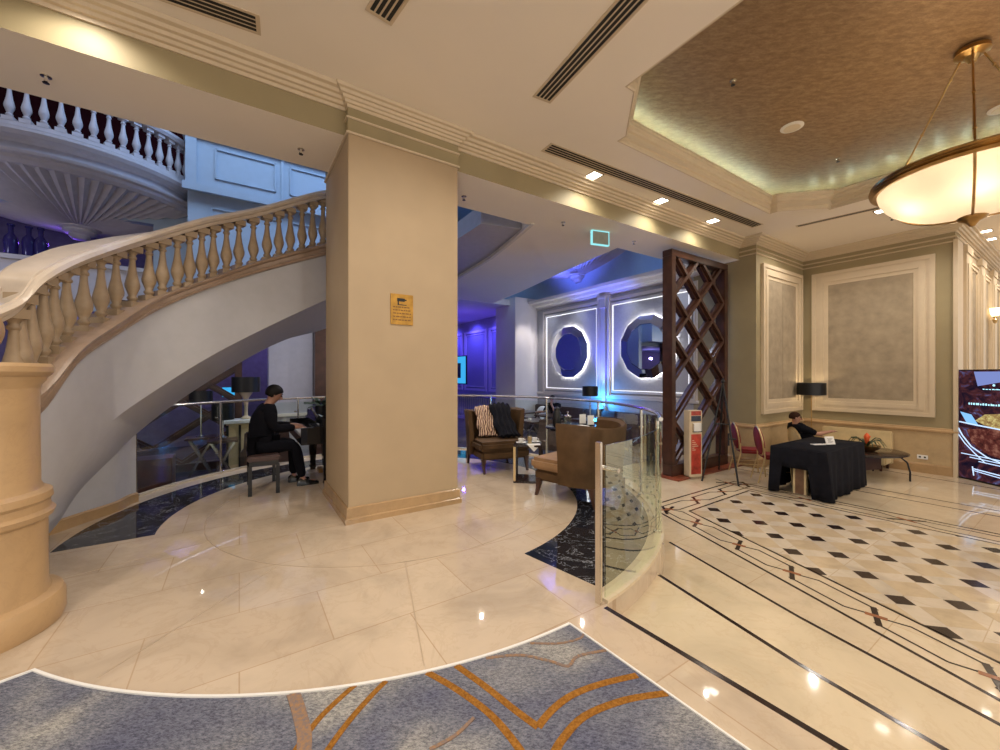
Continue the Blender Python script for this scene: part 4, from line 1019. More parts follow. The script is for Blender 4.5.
# cloth: top plus skirts with folds; open above the floor on the short side facing the pillar
cl = MB(); N_ = 120; per = []
def rectp(s_):  # perimeter param
    L = [2*tw,2*td,2*tw,2*td]; tot = sum(L); d = s_*tot; c = [(-tw,-td),(tw,-td),(tw,td),(-tw,td)]; nr = [(0,-1),(1,0),(0,1),(-1,0)]
    for i in range(4):
        if d <= L[i]+1e-9: a, b_ = Vector(c[i]), Vector(c[(i+1)%4]); return a.lerp(b_, d/L[i]), Vector(nr[i]), i, d/L[i]
        d -= L[i]
    return Vector(c[0]), Vector((0,-1)), 0, 0
ringT = []; R1 = []; R2 = []; R3 = []; R4 = []
for i in range(N_):
    p, nn, sd, fr_ = rectp(i/N_)
    w_ = math.sin(i*1.05)*.010+math.sin(i*.41)*.012
    edge = min(fr_,1-fr_); 
    low = .015 if edge < .16 else .03
    hem = .02
    if sd == 3: hem = .02 if fr_ > .76 else (.03 if fr_ < .20 else .45 - .10*math.sin((fr_-.16)/.54*PI)*0 )
    cflare = .06*max(0,1-edge/.10)
    ringT.append((p.x,p.y,.752)); R1.append((p.x+nn.x*.012,p.y+nn.y*.012,.742))
    for R_, z, k in ((R2,lerp(.74,hem,.35),.35),(R3,lerp(.74,hem,.7),.7),(R4,hem,1)):
        o_ = .014+k*(w_*1.6+.018+cflare)
        R_.append((p.x+nn.x*o_,p.y+nn.y*o_,z))
cl.loft([ringT,R1,R2,R3,R4], True, False, False); cl.add(ringT, [tuple(range(N_))])
o = cl.build('tablecloth', M['blackf'], None, smooth=True, angle=50, world=False); o.location = TBL; o.rotation_euler = (0,0,TH)
md = o.modifiers.new('thick','SOLIDIFY'); md.thickness = .004; tag(o,'black floor length cloth draped over the folding table','tablecloth')
zt = LOB+.757
def onT(x, y, z=zt): # point on the table plane from the photograph
    return G(x,y,z)
p = onT(831,444.5); r = thing('card_holder','white framed notice card standing on the black tablecloth','card',p,math.radians(8))
f = MB(Matrix.Rotation(-.3,4,'X')); f.box(-.085,.085,-.006,.006,0,.135); f.build('frame', M['paper'], r, world=False, bevel=.002)
f = MB(Matrix.Rotation(-.3,4,'X')); [f.box(-.05+.01*(i%2),.05-.02*(i%3),-.008,-.006,.095-i*.016,.102-i*.016) for i in range(5)]; f.build('card_text', plain('grey_print',(.25,.22,.2),.6), r, world=False)
f = MB(); f.box(-.085,.085,-.0,.07,0,.006); f.build('base', M['paper'], r, world=False)
p = onT(818,444.6); f = MB(TM(p,.1)); f.box(-.10,.10,-.045,.045,0,.008); tag(f.build('paper_slip', M['paper']), 'white paper slip lying flat on the black tablecloth', 'paper')

# banquet chairs, facing local -y
def banquet_chair(p, rz, lab, up, grp=None):
    r = thing('banquet_chair', lab, 'chair', (p[0],p[1],LOB), rz, grp)
    f = MB(); f.box(-.21,.21,-.23,.19,.42,.50); f.build('seat', up, r, world=False, bevel=.03, smooth=True)
    def oval(rx, z, n=20): return [(rx*math.cos(2*PI*i/n), .0, z*math.sin(2*PI*i/n)) for i in range(n)]
    T_ = Matrix.Translation((0,.23,.73)) @ Matrix.Rotation(-.16,4,'X')
    f = MB(T_); n_ = 24
    f.loft([[(x,y_,z) for x,_,z in oval(.185*k,.25*k,n_)] for y_, k in ((-.04,.9),(-.03,1),(.02,1),(.03,.9))]); f.build('backrest', up, r, world=False, smooth=True)
    f = MB(T_); f.tube([(.20*math.cos(2*PI*i/28),0,.265*math.sin(2*PI*i/28)) for i in range(28)], .014, 8, closed=True); f.build('back_frame', M['gold'], r, world=False, smooth=True)
    for s_ in (-1,1):
        f = MB(); f.tube([(s_*.185,.20,.62),(s_*.19,.19,.44),(s_*.20,.30,0)], .012, 8); f.build('leg', M['gold'], r, world=False, smooth=True)
        f = MB(); f.tube([(s_*.18,-.19,.43),(s_*.20,-.22,0)], .012, 8); f.build('leg', M['gold'], r, world=False, smooth=True)
        f = MB(); f.tube([(s_*.187,.24,.22),(s_*.19,-.205,.22)], .008, 6); f.build('stretcher', M['gold'], r, world=False, smooth=True)
    return r
fc = lambda ang: math.radians(ang+90)      # chair facing world angle
pA = G(757,484,LOB); 
banquet_chair((4.93,7.16), fc(-16), 'crimson gold framed banquet chair nearest the black tablecloth', M['redup'])
banquet_chair((4.84,7.72), fc(-16), 'crimson gold framed banquet chair behind its twin, nearer the wall', M['redup'])
bc_ = banquet_chair((6.22,8.05), fc(-8), 'gold and cream banquet chair with the man in black sitting on it', M['creamup']); bc_.scale = (1,1,.86)
banquet_chair((5.45,6.62+.2), fc(30), 'crimson banquet chair pushed under the black tablecloth', M['redup']) if False else None

# floor lamp
r = thing('floor_lamp','slim floor lamp with a black drum shade in the corner of the lobby','lamp',(7.06,9.0,LOB))
MB().lathe([(.15,0),(.15,.015),(.03,.03),(.012,.05)], n=24).build('base', M['brass'], r, world=False, smooth=True)
MB().tube([(0,0,.03),(0,0,1.70)], .011, 8).build('pole', M['brass'], r, world=False, smooth=True)
MB().lathe([(.26,1.47),(.265,1.47),(.265,1.74),(.26,1.74),(.26,1.47)], n=40).build('lamp_shade', M['blackm'], r, world=False, smooth=True, angle=50)
MB().sphere((0,0,1.62), .05, 14).build('bulb', glow('floor_lamp_bulb',(1,.8,.5),40), r, world=False, smooth=True)
# bench against the wall
r = thing('upholstered_bench','cream upholstered bench against the wall behind the round coffee table','bench',W(11.0,2.95,LOB),TH)
f = MB(); f.box(.08,.20,-.58,.58,.10,.76); f.build('backrest', M['creamup'], r, world=False, bevel=.02)
f = MB(); f.box(-.32,.08,-.58,.58,.12,.42); f.build('seat', M['creamup'], r, world=False, bevel=.03)
for sx in (-.28,.15):
    for sy in (-.5,.5): f = MB(); f.box(sx-.02,sx+.02,sy-.02,sy+.02,0,.12); f.build('leg', M['darkwood'], r, world=False)
# oval coffee table
ct = thing('coffee_table','oval dark coffee table on curved metal legs beside the black tablecloth','table',(6.98,7.55,LOB),.2)
MB().lathe([(.001,.44),(.60,.44),(.64,.455),(.64,.475),(.60,.49),(.001,.49)], n=48, sy=.85).build('table_top', M['inlay'], ct, world=False, smooth=True)
for k in range(4):
    a = k*PI/2+.55; d = Vector((math.cos(a),math.sin(a)*.85,0)); f = MB(); f.tube([d*.36+Vector((0,0,.40)), d*.50+Vector((0,0,.42)), d*.60+Vector((0,0,.33)), d*.64+Vector((0,0,.16)), d*.64], .014, 8); f.build('leg', M['blackm'], ct, world=False, smooth=True)
f = MB(); f.lathe([(.36,.40),(.38,.40),(.38,.43),(.36,.43),(.36,.40)], n=32, sy=.85); f.build('apron_ring', M['blackm'], ct, world=False)
f = MB(); f.box(-.25,.30,-.03,.03,.12,.40); f.build('support_panel', M['darkwood'], ct, world=False)
# bromeliad
pb = Vector((6.93,7.5,LOB+.49)); pl = thing('potted_bromeliad','spiky bromeliad with an orange flower in a shallow bronze bowl','plant',pb)
MB().lathe([(.001,0),(.10,0),(.17,.05),(.20,.11),(.185,.11),(.12,.05),(.001,.04)], n=32).build('bowl', M['brass'], pl, world=False, smooth=True)
f = MB()
for k in range(20):
    a = k*2.4; L_ = .26+.08*((k*7)%5)/5; up_ = .16+.16*((k*3)%4)/4
    P = [Vector((math.cos(a)*L_*t, math.sin(a)*L_*t, .08+up_*1.6*t-up_*1.5*t*t*t)) for t in (0,.25,.5,.75,1)]; sd = Vector((-math.sin(a),math.cos(a),0))
    f.loft([[p-sd*w_, p+Vector((0,0,-.006)), p+sd*w_, p+Vector((0,0,.004))] for p, w_ in zip(P,(.012,.018,.016,.011,.002))])
f.build('leaves', M['green'], pl, world=False)
f = MB()
for k in range(9):
    a = k*2.4; L_ = .035+.01*(k%3); f.loft([[Vector((math.cos(a)*L_*t*s2, math.sin(a)*L_*t*s2, .14+.14*t)) for s2 in (.6,1.1)]+[Vector((math.cos(a+.5)*L_*t, math.sin(a+.5)*L_*t, .14+.14*t))] for t in (.2,.6,1)])
f.lathe([(.012,.08),(.035,.2),(.045,.26),(.03,.31),(.001,.34)], n=10); f.build('flower_spike', M['orange'], pl, world=False)
# wall socket
for (x, y, u_) in ((922.5,457,11.24),):
    a = (x-500)/F; du = math.cos(TH)*a+math.sin(TH); t = (u_-.013)/du; p = Vector((a*t,t,H+(375-y)*t/F))
    r = thing('wall_socket','white double wall socket low on the marble wainscot','socket',p,TH-PI/2)
    f = MB(); f.box(-.075,.075,-.012,0,-.04,.04); f.build('plate', M['paper'], r, world=False, bevel=.003); f = MB(); f.box(-.05,-.02,-.014,-.012,-.015,.015); f.box(.02,.05,-.014,-.012,-.015,.015); f.build('outlet', M['grille'], r, world=False)

# information stand
b0 = G(694.5,480,LOB); st2 = thing('information_stand','slim white and red information stand in front of the lattice screen','stand',(3.62,7.45,LOB),.25)
f = MB(); f.box(-.16,.16,-.14,.14,0,.03); f.build('foot', M['chrome'], st2, world=False, bevel=.005)
f = MB(); f.box(-.14,.14,-.08,.08,.03,1.26); f.build('body', M['mould'], st2, world=False, bevel=.01)
redm = plain('red_print',(.42,.05,.03),.4,var=.45,scale=7)
f = MB(); f.box(-.105,.105,-.086,-.08,.08,.82); f.build('red_panel', redm, st2, world=False)
f = MB(); f.box(-.105,.105,-.086,-.08,1.17,1.25); f.build('red_header', redm, st2, world=False)
f = MB(); f.box(-.105,.105,-.086,-.08,1.06,1.16); f.build('dark_picture', plain('dark_blue_print',(.03,.04,.07),.4,var=.5), st2, world=False)
f = MB(); f.box(-.085,.105,-.12,-.08,.86,.88); f.box(-.085,-.075,-.12,-.08,.86,1.02); f.box(.095,.105,-.12,-.08,.86,1.02); f.build('leaflet_tray', M['chrome'], st2, world=False)
f = MB(); f.box(-.07,.09,-.10,-.084,.88,1.03); f.build('leaflet', M['paper'], st2, world=False)
f = MB(); [f.box(-.085,-.085+.04+.03*((i*5)%4),-.088,-.086,.70-i*.035,.712-i*.035) for i in range(6)]; f.build('print_lines', M['mould'], st2, world=False)
# easel
ea = thing('easel','black metal tripod easel standing beside the crimson chairs','easel',(4.02,7.18,LOB))
ap = D(723,383,7.35)-Vector((4.02,7.18,LOB))
l1 = G(738.5,486,LOB)-Vector((4.02,7.18,LOB)); l2 = G(702,481,LOB)-Vector((4.02,7.18,LOB)); l3 = Vector((.35,.75,0))
for e_ in (l1,l2,l3): f = MB(); f.tube([ap,e_], .016, 8); f.sphere(e_+Vector((0,0,.015)),.02,8); f.build('leg', M['blackm'], ea, world=False, smooth=True)
f = MB(); a_ = ap.lerp(l1,.42); b_ = ap.lerp(l2,.42); f.tube([b_+Vector((-.0,0,0)),a_+Vector((.02,0,0))], .012, 8); f.build('ledge', M['blackm'], ea, world=False)
f = MB(); q = ap.lerp(l1,.56); f.tube([q+Vector((-.05,0,.10)),q+Vector((-.05,0,-.12))], .016, 8); f.tube([q+Vector((-.06,0,0)),q+Vector((.07,-.02,0))], .014, 8); f.build('clamp', M['blackm'], ea, world=False)
f = MB(); f.sphere(ap+Vector((0,0,.03)),.035,10); f.tube([ap+Vector((0,0,-.03)),ap+Vector((0,0,.09))],.018,8); f.build('head', M['blackm'], ea, world=False, smooth=True)

# led screen: vertical display turned towards the camera
s0 = Vector((8.60,7.47)); s1_ = Vector((8.555,6.2)); dd = (s1_-s0).normalized()
sc = thing('display_screen','large upright LED display showing a plate of food at the right edge','screen',(s0.x,s0.y,LOB),math.atan2(dd.y,dd.x))
# local x along the screen, front is +y side (towards -X world)?  check with normal
sgn = -1
SW, SH = 1.25, 2.02
f = MB(); f.box(-.02,SW+.02,-.0,.12,0,SH); f.build('cabinet', M['blackm'], sc, world=False, bevel=.004)
m, nt, o = newmat('food_picture'); e = nt.nodes.new('ShaderNodeEmission'); nt.links.new(e.outputs[0], o.inputs[0]); e.inputs[1].default_value = 1.0
v1 = coords(nt, (1,1,1)); nz = noise(nt, v1, 4.5, 5, .6, 1.5)
nt.links.new(ramp(nt, nz, [(.3,(.006,.005,.015)),(.45,(.025,.010,.018)),(.55,(.07,.02,.022)),(.62,(.06,.05,.12)),(.74,(.22,.26,.5))]), e.inputs[0]); M['food'] = m
f = MB(); f.box(0,SW,-.006,0,.03,SH-.02); f.build('picture', M['food'], sc, world=False)
def glowc(n_, c, s_=1.0): return glow(n_, c, s_)
def pic(nm, mat, fn, d=.008):
    f = MB(); fn(f, d); f.build(nm, mat, sc, world=False)
def flatpoly(f, pts, d): f.loft([[(x,-d,z) for x,z in pts],[(x,-.006,z) for x,z in pts]])
m, nt, o = newmat('salad_picture'); e = nt.nodes.new('ShaderNodeEmission'); nt.links.new(e.outputs[0], o.inputs[0]); nt.links.new(ramp(nt, noise(nt, coords(nt), 16, 5, .7), [(.3,(.10,.03,.02)),(.45,(.30,.19,.07)),(.6,(.55,.45,.17)),(.75,(.75,.66,.45))]), e.inputs[0])
pic('picture_salad', m, lambda f,d: flatpoly(f, [(.30,1.10),(.45,1.22),(.8,1.27),(SW,1.30),(SW,.98),(.8,.96),(.5,1.0)], d))
m2, nt, o = newmat('meat_picture'); e = nt.nodes.new('ShaderNodeEmission'); nt.links.new(e.outputs[0], o.inputs[0]); nt.links.new(ramp(nt, noise(nt, coords(nt), 9, 5, .7), [(.3,(.02,.008,.008)),(.5,(.10,.025,.02)),(.7,(.30,.13,.09))]), e.inputs[0])
pic('picture_meat', m2, lambda f,d: flatpoly(f, [(.16,.92),(.5,.98),(SW,.94),(SW,.42),(.85,.44),(.5,.52),(.25,.68)], d))
lb = glow('pale_blue_picture',(.25,.55,.95),1.0)
pic('picture_phone', lb, lambda f,d: flatpoly(f, [(.06,1.24),(.24,1.20),(.36,1.0),(.18,1.02)], d+.002))
pic('picture_sky', glow('mid_blue_picture',(.22,.28,.62),.9), lambda f,d: flatpoly(f, [(.28,1.98),(SW,1.98),(SW,1.86),(.7,1.80),(.34,1.72)], d))
def lines(f, d):
    f.tube([(0.02,-d,.95),(.10,-d,.80),(.24,-d,.62),(.48,-d,.47),(.8,-d,.38),(SW-.02,-d,.33)], .010, 5)
    f.tube([(0.02,-d,.83),(.14,-d,.66),(.3,-d,.50),(.46,-d,.36)], .008, 5)
    f.tube([(.05,-d,1.05),(.4,-d,1.01),(.8,-d,.97),(SW-.02,-d,.96)], .012, 5)
    f.tube([(.26,-d,.26),(.28,-d,.1)], .008, 5)
    for k, z in enumerate((.46,.41,.36)): f.tube([(.08+.14*k,-d,z+.01),(SW-.02,-d,z-.03)], .008, 5)
    f.tube([(.28,-d,.22),(.9,-d,.18)], .010, 5); f.tube([(.26,-d,.19),(SW-.02,-d,.10)], .008, 5)
pic('picture_lines', glow('white_blue_line',(.55,.72,1.0),1.2), lines, .010)
def txt(f, d):
    x = .22
    random.seed(3)
    for row, (z, hgt, xa, xb) in enumerate(((1.38,.035,.20,SW-.04),(1.66,.016,.42,.95))):
        x = xa
        while x < xb-.03:
            w_ = random.choice((.016,.022,.028)); f.box(x,x+w_,-d,-.006,z,z+hgt*random.choice((.75,1,1))); x += w_+random.choice((.008,.008,.02))
pic('caption_text', glow('cyan_text',(.45,.85,1.0),1.3), txt, .012)
MB(); f = MB(); f.sphere((.58,-.008,1.74), .02, 12, sy=.2); f.build('picture_logo', bpy.data.materials['cyan_text'], sc, world=False)

# wall sconces in the corridor
for i, u in enumerate((14.85,)):
    p = W(u,1.47,2.85); r = thing('wall_sconce', ['gilt wall sconce, nearer one in the corridor','gilt wall sconce, farther one in the corridor'][i], 'lamp', p, TH)
    MB().lathe([(.001,-.14),(.03,-.12),(.05,-.05),(.02,.0),(.05,.03)], (0,-.06,0), 14).build('bracket', M['gold'], r, world=False, smooth=True)
    MB().lathe([(.05,.03),(.075,.10),(.09,.22),(.085,.22),(.05,.06)], (0,-.06,0), 16).build('lamp_shade', glow('sconce_shade',(1,.75,.4),5) if i == 0 else bpy.data.materials['sconce_shade'], r, world=False, smooth=True)
# ================================================================ people
def skin_mesh(name, verts, edges, radii, mat, parent, root_i=0, sub=1):
    me = bpy.data.meshes.new(name+'_cage'); me.from_pydata([tuple(v) for v in verts], edges, [])
    ob = bpy.data.objects.new(name, me); C.objects.link(ob)
    md = ob.modifiers.new('skin','SKIN'); 
    if not me.skin_vertices: 
        me.attributes  # layer is created with the modifier through data api below
    bm = bmesh.new(); bm.from_mesh(me); ly = bm.verts.layers.skin.verify()
    bm.verts.ensure_lookup_table()
    for v, r in zip(bm.verts, radii):
        rr = r if hasattr(r,'__len__') else (r,r); v[ly].radius = rr; v[ly].use_root = (v.index == root_i)
    bm.to_mesh(me); bm.free()
    s2 = ob.modifiers.new('sub','SUBSURF'); s2.levels = sub; s2.render_levels = sub
    dg = bpy.context.evaluated_depsgraph_get(); dg.update()
    m2 = bpy.data.meshes.new_from_object(ob.evaluated_get(dg)); C.objects.unlink(ob); bpy.data.objects.remove(ob)
    m2.name = name; o2 = bpy.data.objects.new(name, m2); C.objects.link(o2); m2.materials.clear(); m2.materials.append(mat)
    for p in m2.polygons: p.use_smooth = True
    o2.parent = parent; return o2
def person(label, loc, rz, J, top_mat, leg_mat, long_sleeves=True, hair_mat=None, hair=1.0, group=None, bulk=1.12):
    """J: joints in local metres, person faces +x; keys pelvis, belly, chest, neck, head, and L/R pairs"""
    root = thing('person', label, 'person', loc, rz, group)
    V = []; R = []; E = []
    def add(p, r, par=None):
        V.append(Vector(p)); R.append(r); i = len(V)-1
        if par is not None: E.append((par,i))
        return i
    pel = add(J['pelvis'], (.125*bulk,.105*bulk)); bel = add(J['belly'], (.12*bulk,.10*bulk), pel); che = add(J['chest'], (.135*bulk,.11*bulk), bel)
    upc = add(Vector(J['chest']).lerp(Vector(J['neck']),.55), (.10*bulk,.085*bulk), che)
    nk = add(J['neck'], .052, upc); hd = Vector(J['head']); up = (hd-Vector(J['neck'])).normalized(); fw = Vector(J['look']).normalized()
    h0 = add(hd-up*.075+fw*.012, (.060,.066), nk); h1 = add(hd-up*.01+fw*.012, (.078,.092), h0); h2 = add(hd+up*.06-fw*.004, (.078,.090), h1); h3 = add(hd+up*.105-fw*.01, .05, h2)
    dress = {'top':[pel,bel,che,upc]}
    arms = []; legs = []
    for s_, sd in ((1,'L'),(-1,'R')):
        sh = add(J['shoulder'+sd], .062, upc); el = add(J['elbow'+sd], .043, sh); mid = add(Vector(J['elbow'+sd]).lerp(Vector(J['wrist'+sd]),.35), .042, el); wr = add(J['wrist'+sd], (.026,.030), mid)
        hp = add(J['hip'+sd], .085, pel); kn_ = add(J['knee'+sd], .060, hp); cf = add(Vector(J['knee'+sd]).lerp(Vector(J['ankle'+sd]),.3), .055, kn_); an = add(J['ankle'+sd], .036, cf)
        hand = Vector(J['hand'+sd]); d = (hand-Vector(J['wrist'+sd])).normalized(); pn = Vector(J.get('palm'+sd,(0,0,-1))); side = d.cross(pn).normalized(); pn = side.cross(d)
        pm = add(hand-d*.035, (.022,.034), wr)
        arms.append((sh,el,mid,wr)); legs.append((hp,kn_,cf,an,sd))
        for k, (o_, L_) in enumerate(((-.027,.062),(-.009,.075),(.009,.070),(.026,.055))):
            b0 = add(hand+side*o_, .010, pm); b1 = add(hand+side*o_*1.15+d*L_*.5+pn*.008, .009, b0); add(hand+side*o_*1.2+d*L_*.9+pn*.030, .007, b1)
        t0 = add(hand-d*.045-side*.030, .011, pm); add(hand-d*.005-side*.05+pn*.02, .009, t0)
        ft = add(Vector(J['ankle'+sd])+Vector((.02,0,-.05)), .038, an); t_ = Vector(J.get('toe',(1,0,0))); add(Vector(J['ankle'+sd])+Vector((t_[0]*.17,t_[1]*.17,-.065)), (.038,.022), ft)
    RB_ = list(R)
    cov = [pel,bel,che,upc] + [i for a in arms for i in (a[:3] if long_sleeves else a[:1])] + [i for l in legs for i in l[:3]]
    for i in cov: RB_[i] = (R[i][0]*.66,R[i][1]*.66) if hasattr(R[i],'__len__') else R[i]*.64
    skin_mesh('body', V, E, RB_, M['skin'], root, 0, 1)
    # clothing follows the same bones, slightly larger
    def sub_skin(name, idx_chains, grow, mat, extra=None):
        ids = sorted({i for c_ in idx_chains for i in c_}); mp = {i:k for k,i in enumerate(ids)}; e = set()
        for c_ in idx_chains:
            for a, b_ in zip(c_[:-1], c_[1:]): e.add((mp[a],mp[b_]))
        g0 = grow; rr = [((R[i]+.010,R[i]+.010) if i == nk else None) or (R[i][0]+grow,R[i][1]+grow) if hasattr(R[i],'__len__') else (R[i]+grow,R[i]+grow) for i in ids]
        return skin_mesh(name, [V[i] for i in ids], list(e), rr, mat, root, 0, 1)
    ch_ = [[pel,bel,che,upc,nk],[pel,legs[0][0]],[pel,legs[1][0]]]
    for a in arms: ch_.append([upc]+list(a if long_sleeves else a[:2]))
    if not long_sleeves:
        pass
    sub_skin('jacket' if long_sleeves else 'shirt', ch_, .024, top_mat)
    sub_skin('trousers', [[pel]+[l[0],l[1],l[2],l[3]] for l in legs], .020, leg_mat)
    for l in legs:
        an = V[l[3]]; t_ = Vector((*Vector(J.get('toe',(1,0,0)))[:2],0)).normalized(); f = MB()
        f.loft([[an+t_*x+Vector((-t_.y,t_.x,0))*w_*c_[0]+Vector((0,0,-.10+h_*c_[1])) for c_ in ((-1,0),(1,0),(1,.6),(.6,1),(-.6,1),(-1,.6))] for x, w_, h_ in ((-.07,.03,.07),(-.03,.042,.10),(.05,.045,.08),(.13,.05,.055),(.20,.035,.035))]); f.build('shoe', M['piano'], root, world=False, smooth=True)
    # face and hair
    rt_ = up.cross(fw).normalized(); fw = rt_.cross(up).normalized()
    f = MB(); c_ = hd+fw*.098+up*.0
    f.loft([[c_+up*.03-rt_*.006,c_+up*.03+rt_*.006,c_+up*.03-fw*.01],[c_+fw*.022-up*.018-rt_*.012,c_+fw*.022-up*.018+rt_*.012,c_-up*.018-fw*.01],[c_-up*.028-rt_*.010,c_-up*.028+rt_*.010,c_-up*.028-fw*.012]]); f.build('nose', M['skin'], root, world=False, smooth=True)
    for s_ in (1,-1):
        f = MB(); f.sphere(hd+fw*.086+up*.022+rt_*s_*.031, .011, 10); f.build('eye', M['hair'], root, world=False, smooth=True)
        f = MB(); f.sphere(hd-fw*.005+up*.005+rt_*s_*.083, .026, 10, sy=.5, sx=.6); f.build('ear', M['skin'], root, world=False, smooth=True)
        f = MB(); f.tube([hd+fw*.088+up*.045+rt_*s_*.018, hd+fw*.084+up*.048+rt_*s_*.045], .006, 6); f.build('eyebrow', hair_mat or M['hair'], root, world=False)
    f = MB(); f.tube([hd+fw*.093-up*.045-rt_*.022, hd+fw*.098-up*.047, hd+fw*.093-up*.045+rt_*.022], .005, 6); f.build('mouth', plain('lips',(.30,.10,.08),.5) if 'lips' not in bpy.data.materials else bpy.data.materials['lips'], root, world=False)
    # hair cap: shell over top, back and sides
    f = MB(); rings = []; n_ = 20
    for j in range(9):
        th = lerp(.05, 1.9+.15*min(hair,2), j/8); ring = []
        for i in range(n_):
            a = 2*PI*i/n_; front = max(0, math.cos(a)); lim = lerp(1.9+.15*min(hair,2), 1.12, front**.6); t2 = min(th, lim); kk = 1-.10*(j/8)**3
            ring.append(hd+up*.025-fw*.012 + up*(math.cos(t2)*.105*(1+.03*hair)) + fw*(math.sin(t2)*math.cos(a)*.108*(1+.02*hair)*kk) + rt_*(math.sin(t2)*math.sin(a)*.096*(1+.04*hair)*kk))
        rings.append(ring)
    f.loft(rings, True, False, True); f.build('hair', hair_mat or M['hair'], root, world=False, smooth=True, angle=180)
    return root
# pianist (local: facing +x)
pk = {'pelvis':(0,0,.56),'belly':(.03,0,.72),'chest':(.08,0,.92),'neck':(.13,0,1.12),'head':(.19,0,1.235),'look':(1,0,-.12),
 'shoulderL':(.11,.17,1.04),'shoulderR':(.11,-.17,1.04),'elbowL':(.16,.23,.80),'elbowR':(.18,-.23,.80),'wristL':(.42,.17,.80),'wristR':(.43,-.17,.80),
 'handL':(.50,.16,.80),'handR':(.51,-.16,.80),'hipL':(.04,.10,.55),'hipR':(.04,-.10,.55),'kneeL':(.43,.14,.56),'kneeR':(.43,-.14,.56),'ankleL':(.44,.15,.10),'ankleR':(.52,-.12,.10)}
PB = W(.20,6.12,0)
person('pianist in a black suit with dark hair, seated at the piano', (PB.x,PB.y,0), TH+.0, pk, M['suit'], M['suit'], True, M['hair'], 2.5, None, 1.42)
bn = thing('piano_bench','black wooden piano bench under the pianist','bench',(W(.27,6.12).x,W(.27,6.12).y,0),TH)
f = MB(); f.box(-.19,.17,-.36,.36,.42,.485); f.build('seat', M['darkup'], bn, world=False, bevel=.015)
f = MB(); f.box(-.17,.15,-.34,.34,.36,.42); f.build('apron', M['piano'], bn, world=False)
for sx in (-.16,.14):
    for sy in (-.33,.33): f = MB(); f.box(sx-.022,sx+.022,sy-.022,sy+.022,0,.37); f.build('leg', M['piano'], bn, world=False)
PO = W(.66,5.62,0); pn_ = thing('grand_piano','black lacquered grand piano behind the pillar','piano',(PO.x,PO.y,0),TH)
out = [(.25,0),(.7,.0),(.95,.12),(1.10,.38),(1.28,.62),(1.55,.80),(1.72,1.05),(1.68,1.33),(1.5,1.42),(.25,1.42)]
f = MB(); f.prism(out, .66, .94); f.build('case', M['piano'], pn_, world=False, bevel=.006)
f = MB(); f.prism([(x*1.01-.002,y) for x,y in out], .945, .965); f.build('lid', M['piano'], pn_, world=False)
f = MB(); f.box(0,.27,0,1.42,.60,.70); f.box(0,.27,0,.05,.70,.82); f.box(0,.27,1.37,1.42,.70,.82); f.box(.22,.27,.05,1.37,.70,.86); f.build('keybed', M['piano'], pn_, world=False)
f = MB(); [f.box(.02,.17,.055+i*.0252,.055+i*.0252+.0235,.70,.722) for i in range(52)]; f.build('white_keys', M['ivory'], pn_, world=False)
f = MB(); [f.box(.08,.17,.055+i*.0252-.006,.055+i*.0252+.006,.722,.734) for i in range(1,52) if i%7 not in (0,3)]; f.build('black_keys', M['blackm'], pn_, world=False)
f = MB(); f.add([(.20,.28,.87),(.20,1.14,.87),(.33,1.14,1.10),(.33,.28,1.10),(.215,.28,.87),(.215,1.14,.87),(.345,1.14,1.10),(.345,.28,1.10)], [(0,1,2,3),(7,6,5,4),(0,4,5,1),(1,5,6,2),(2,6,7,3),(3,7,4,0)]); f.build('music_desk', M['piano'], pn_, world=False)
for x, y in ((.32,.10),(.32,1.32),(1.50,1.15)): f = MB(); f.loft([[(x-a,y-a,z),(x+a,y-a,z),(x+a,y+a,z),(x-a,y+a,z)] for a, z in ((.035,0),(.045,.06),(.035,.10),(.06,.5),(.06,.66))]); f.build('leg', M['piano'], pn_, world=False)
f = MB(); f.tube([(.45,.6,.66),(.40,.66,.12)],.012,8); f.tube([(.45,.82,.66),(.40,.76,.12)],.012,8); f.box(.30,.44,.62,.80,.08,.14); f.build('pedal_lyre', M['brass'], pn_, world=False)
q = W(.95,5.95,.965); r = thing('potted_plant','dark leafy plant in a black pot on the piano lid','plant',q)
MB().lathe([(.001,0),(.07,0),(.09,.12),(.075,.12),(.001,.10)], n=20).build('pot', M['blackm'], r, world=False, smooth=True)
f = MB()
for k in range(26):
    a = k*2.4; el_ = .15+.9*((k*5)%7)/7; L_ = .16+.05*(k%3); d = Vector((math.cos(a)*math.cos(el_),math.sin(a)*math.cos(el_),math.sin(el_))); s_ = Vector((-math.sin(a),math.cos(a),0)); b_ = Vector((0,0,.11))
    f.loft([[b_+d*L_*t-s_*w_+Vector((0,0,-.05*t*t)), b_+d*L_*t+s_*w_+Vector((0,0,-.05*t*t)), b_+d*L_*t+Vector((0,0,.012-.05*t*t))] for t, w_ in ((0,.006),(.4,.008),(.7,.032),(1,.003))])
f.build('leaves', M['green'], r, world=False)

# man leaning back in the lobby corner (facing +x local)
lk = {'pelvis':(.06,0,.53),'belly':(-.02,0,.66),'chest':(-.14,0,.78),'neck':(-.22,0,.92),'head':(-.21,0,1.04),'look':(1,-.35,-.1),
 'shoulderL':(-.19,.18,.87),'shoulderR':(-.17,-.18,.87),'elbowL':(-.02,.27,.74),'elbowR':(.04,-.26,.76),'wristL':(.22,.16,.70),'wristR':(.28,-.20,.80),
 'handL':(.30,.13,.70),'handR':(.37,-.18,.82),'hipL':(.08,.10,.52),'hipR':(.08,-.10,.52),'kneeL':(.50,.14,.54),'kneeR':(.50,-.14,.56),'ankleL':(.56,.16,.10),'ankleR':(.62,-.12,.10)}
person('man in a black short sleeved shirt leaning back in a chair behind the black tablecloth', (6.22,8.05,LOB), math.radians(-8), lk, M['suit'], M['suit'], False, plain('short_brown_hair',(.035,.016,.010),.9,spec=.1), .3)
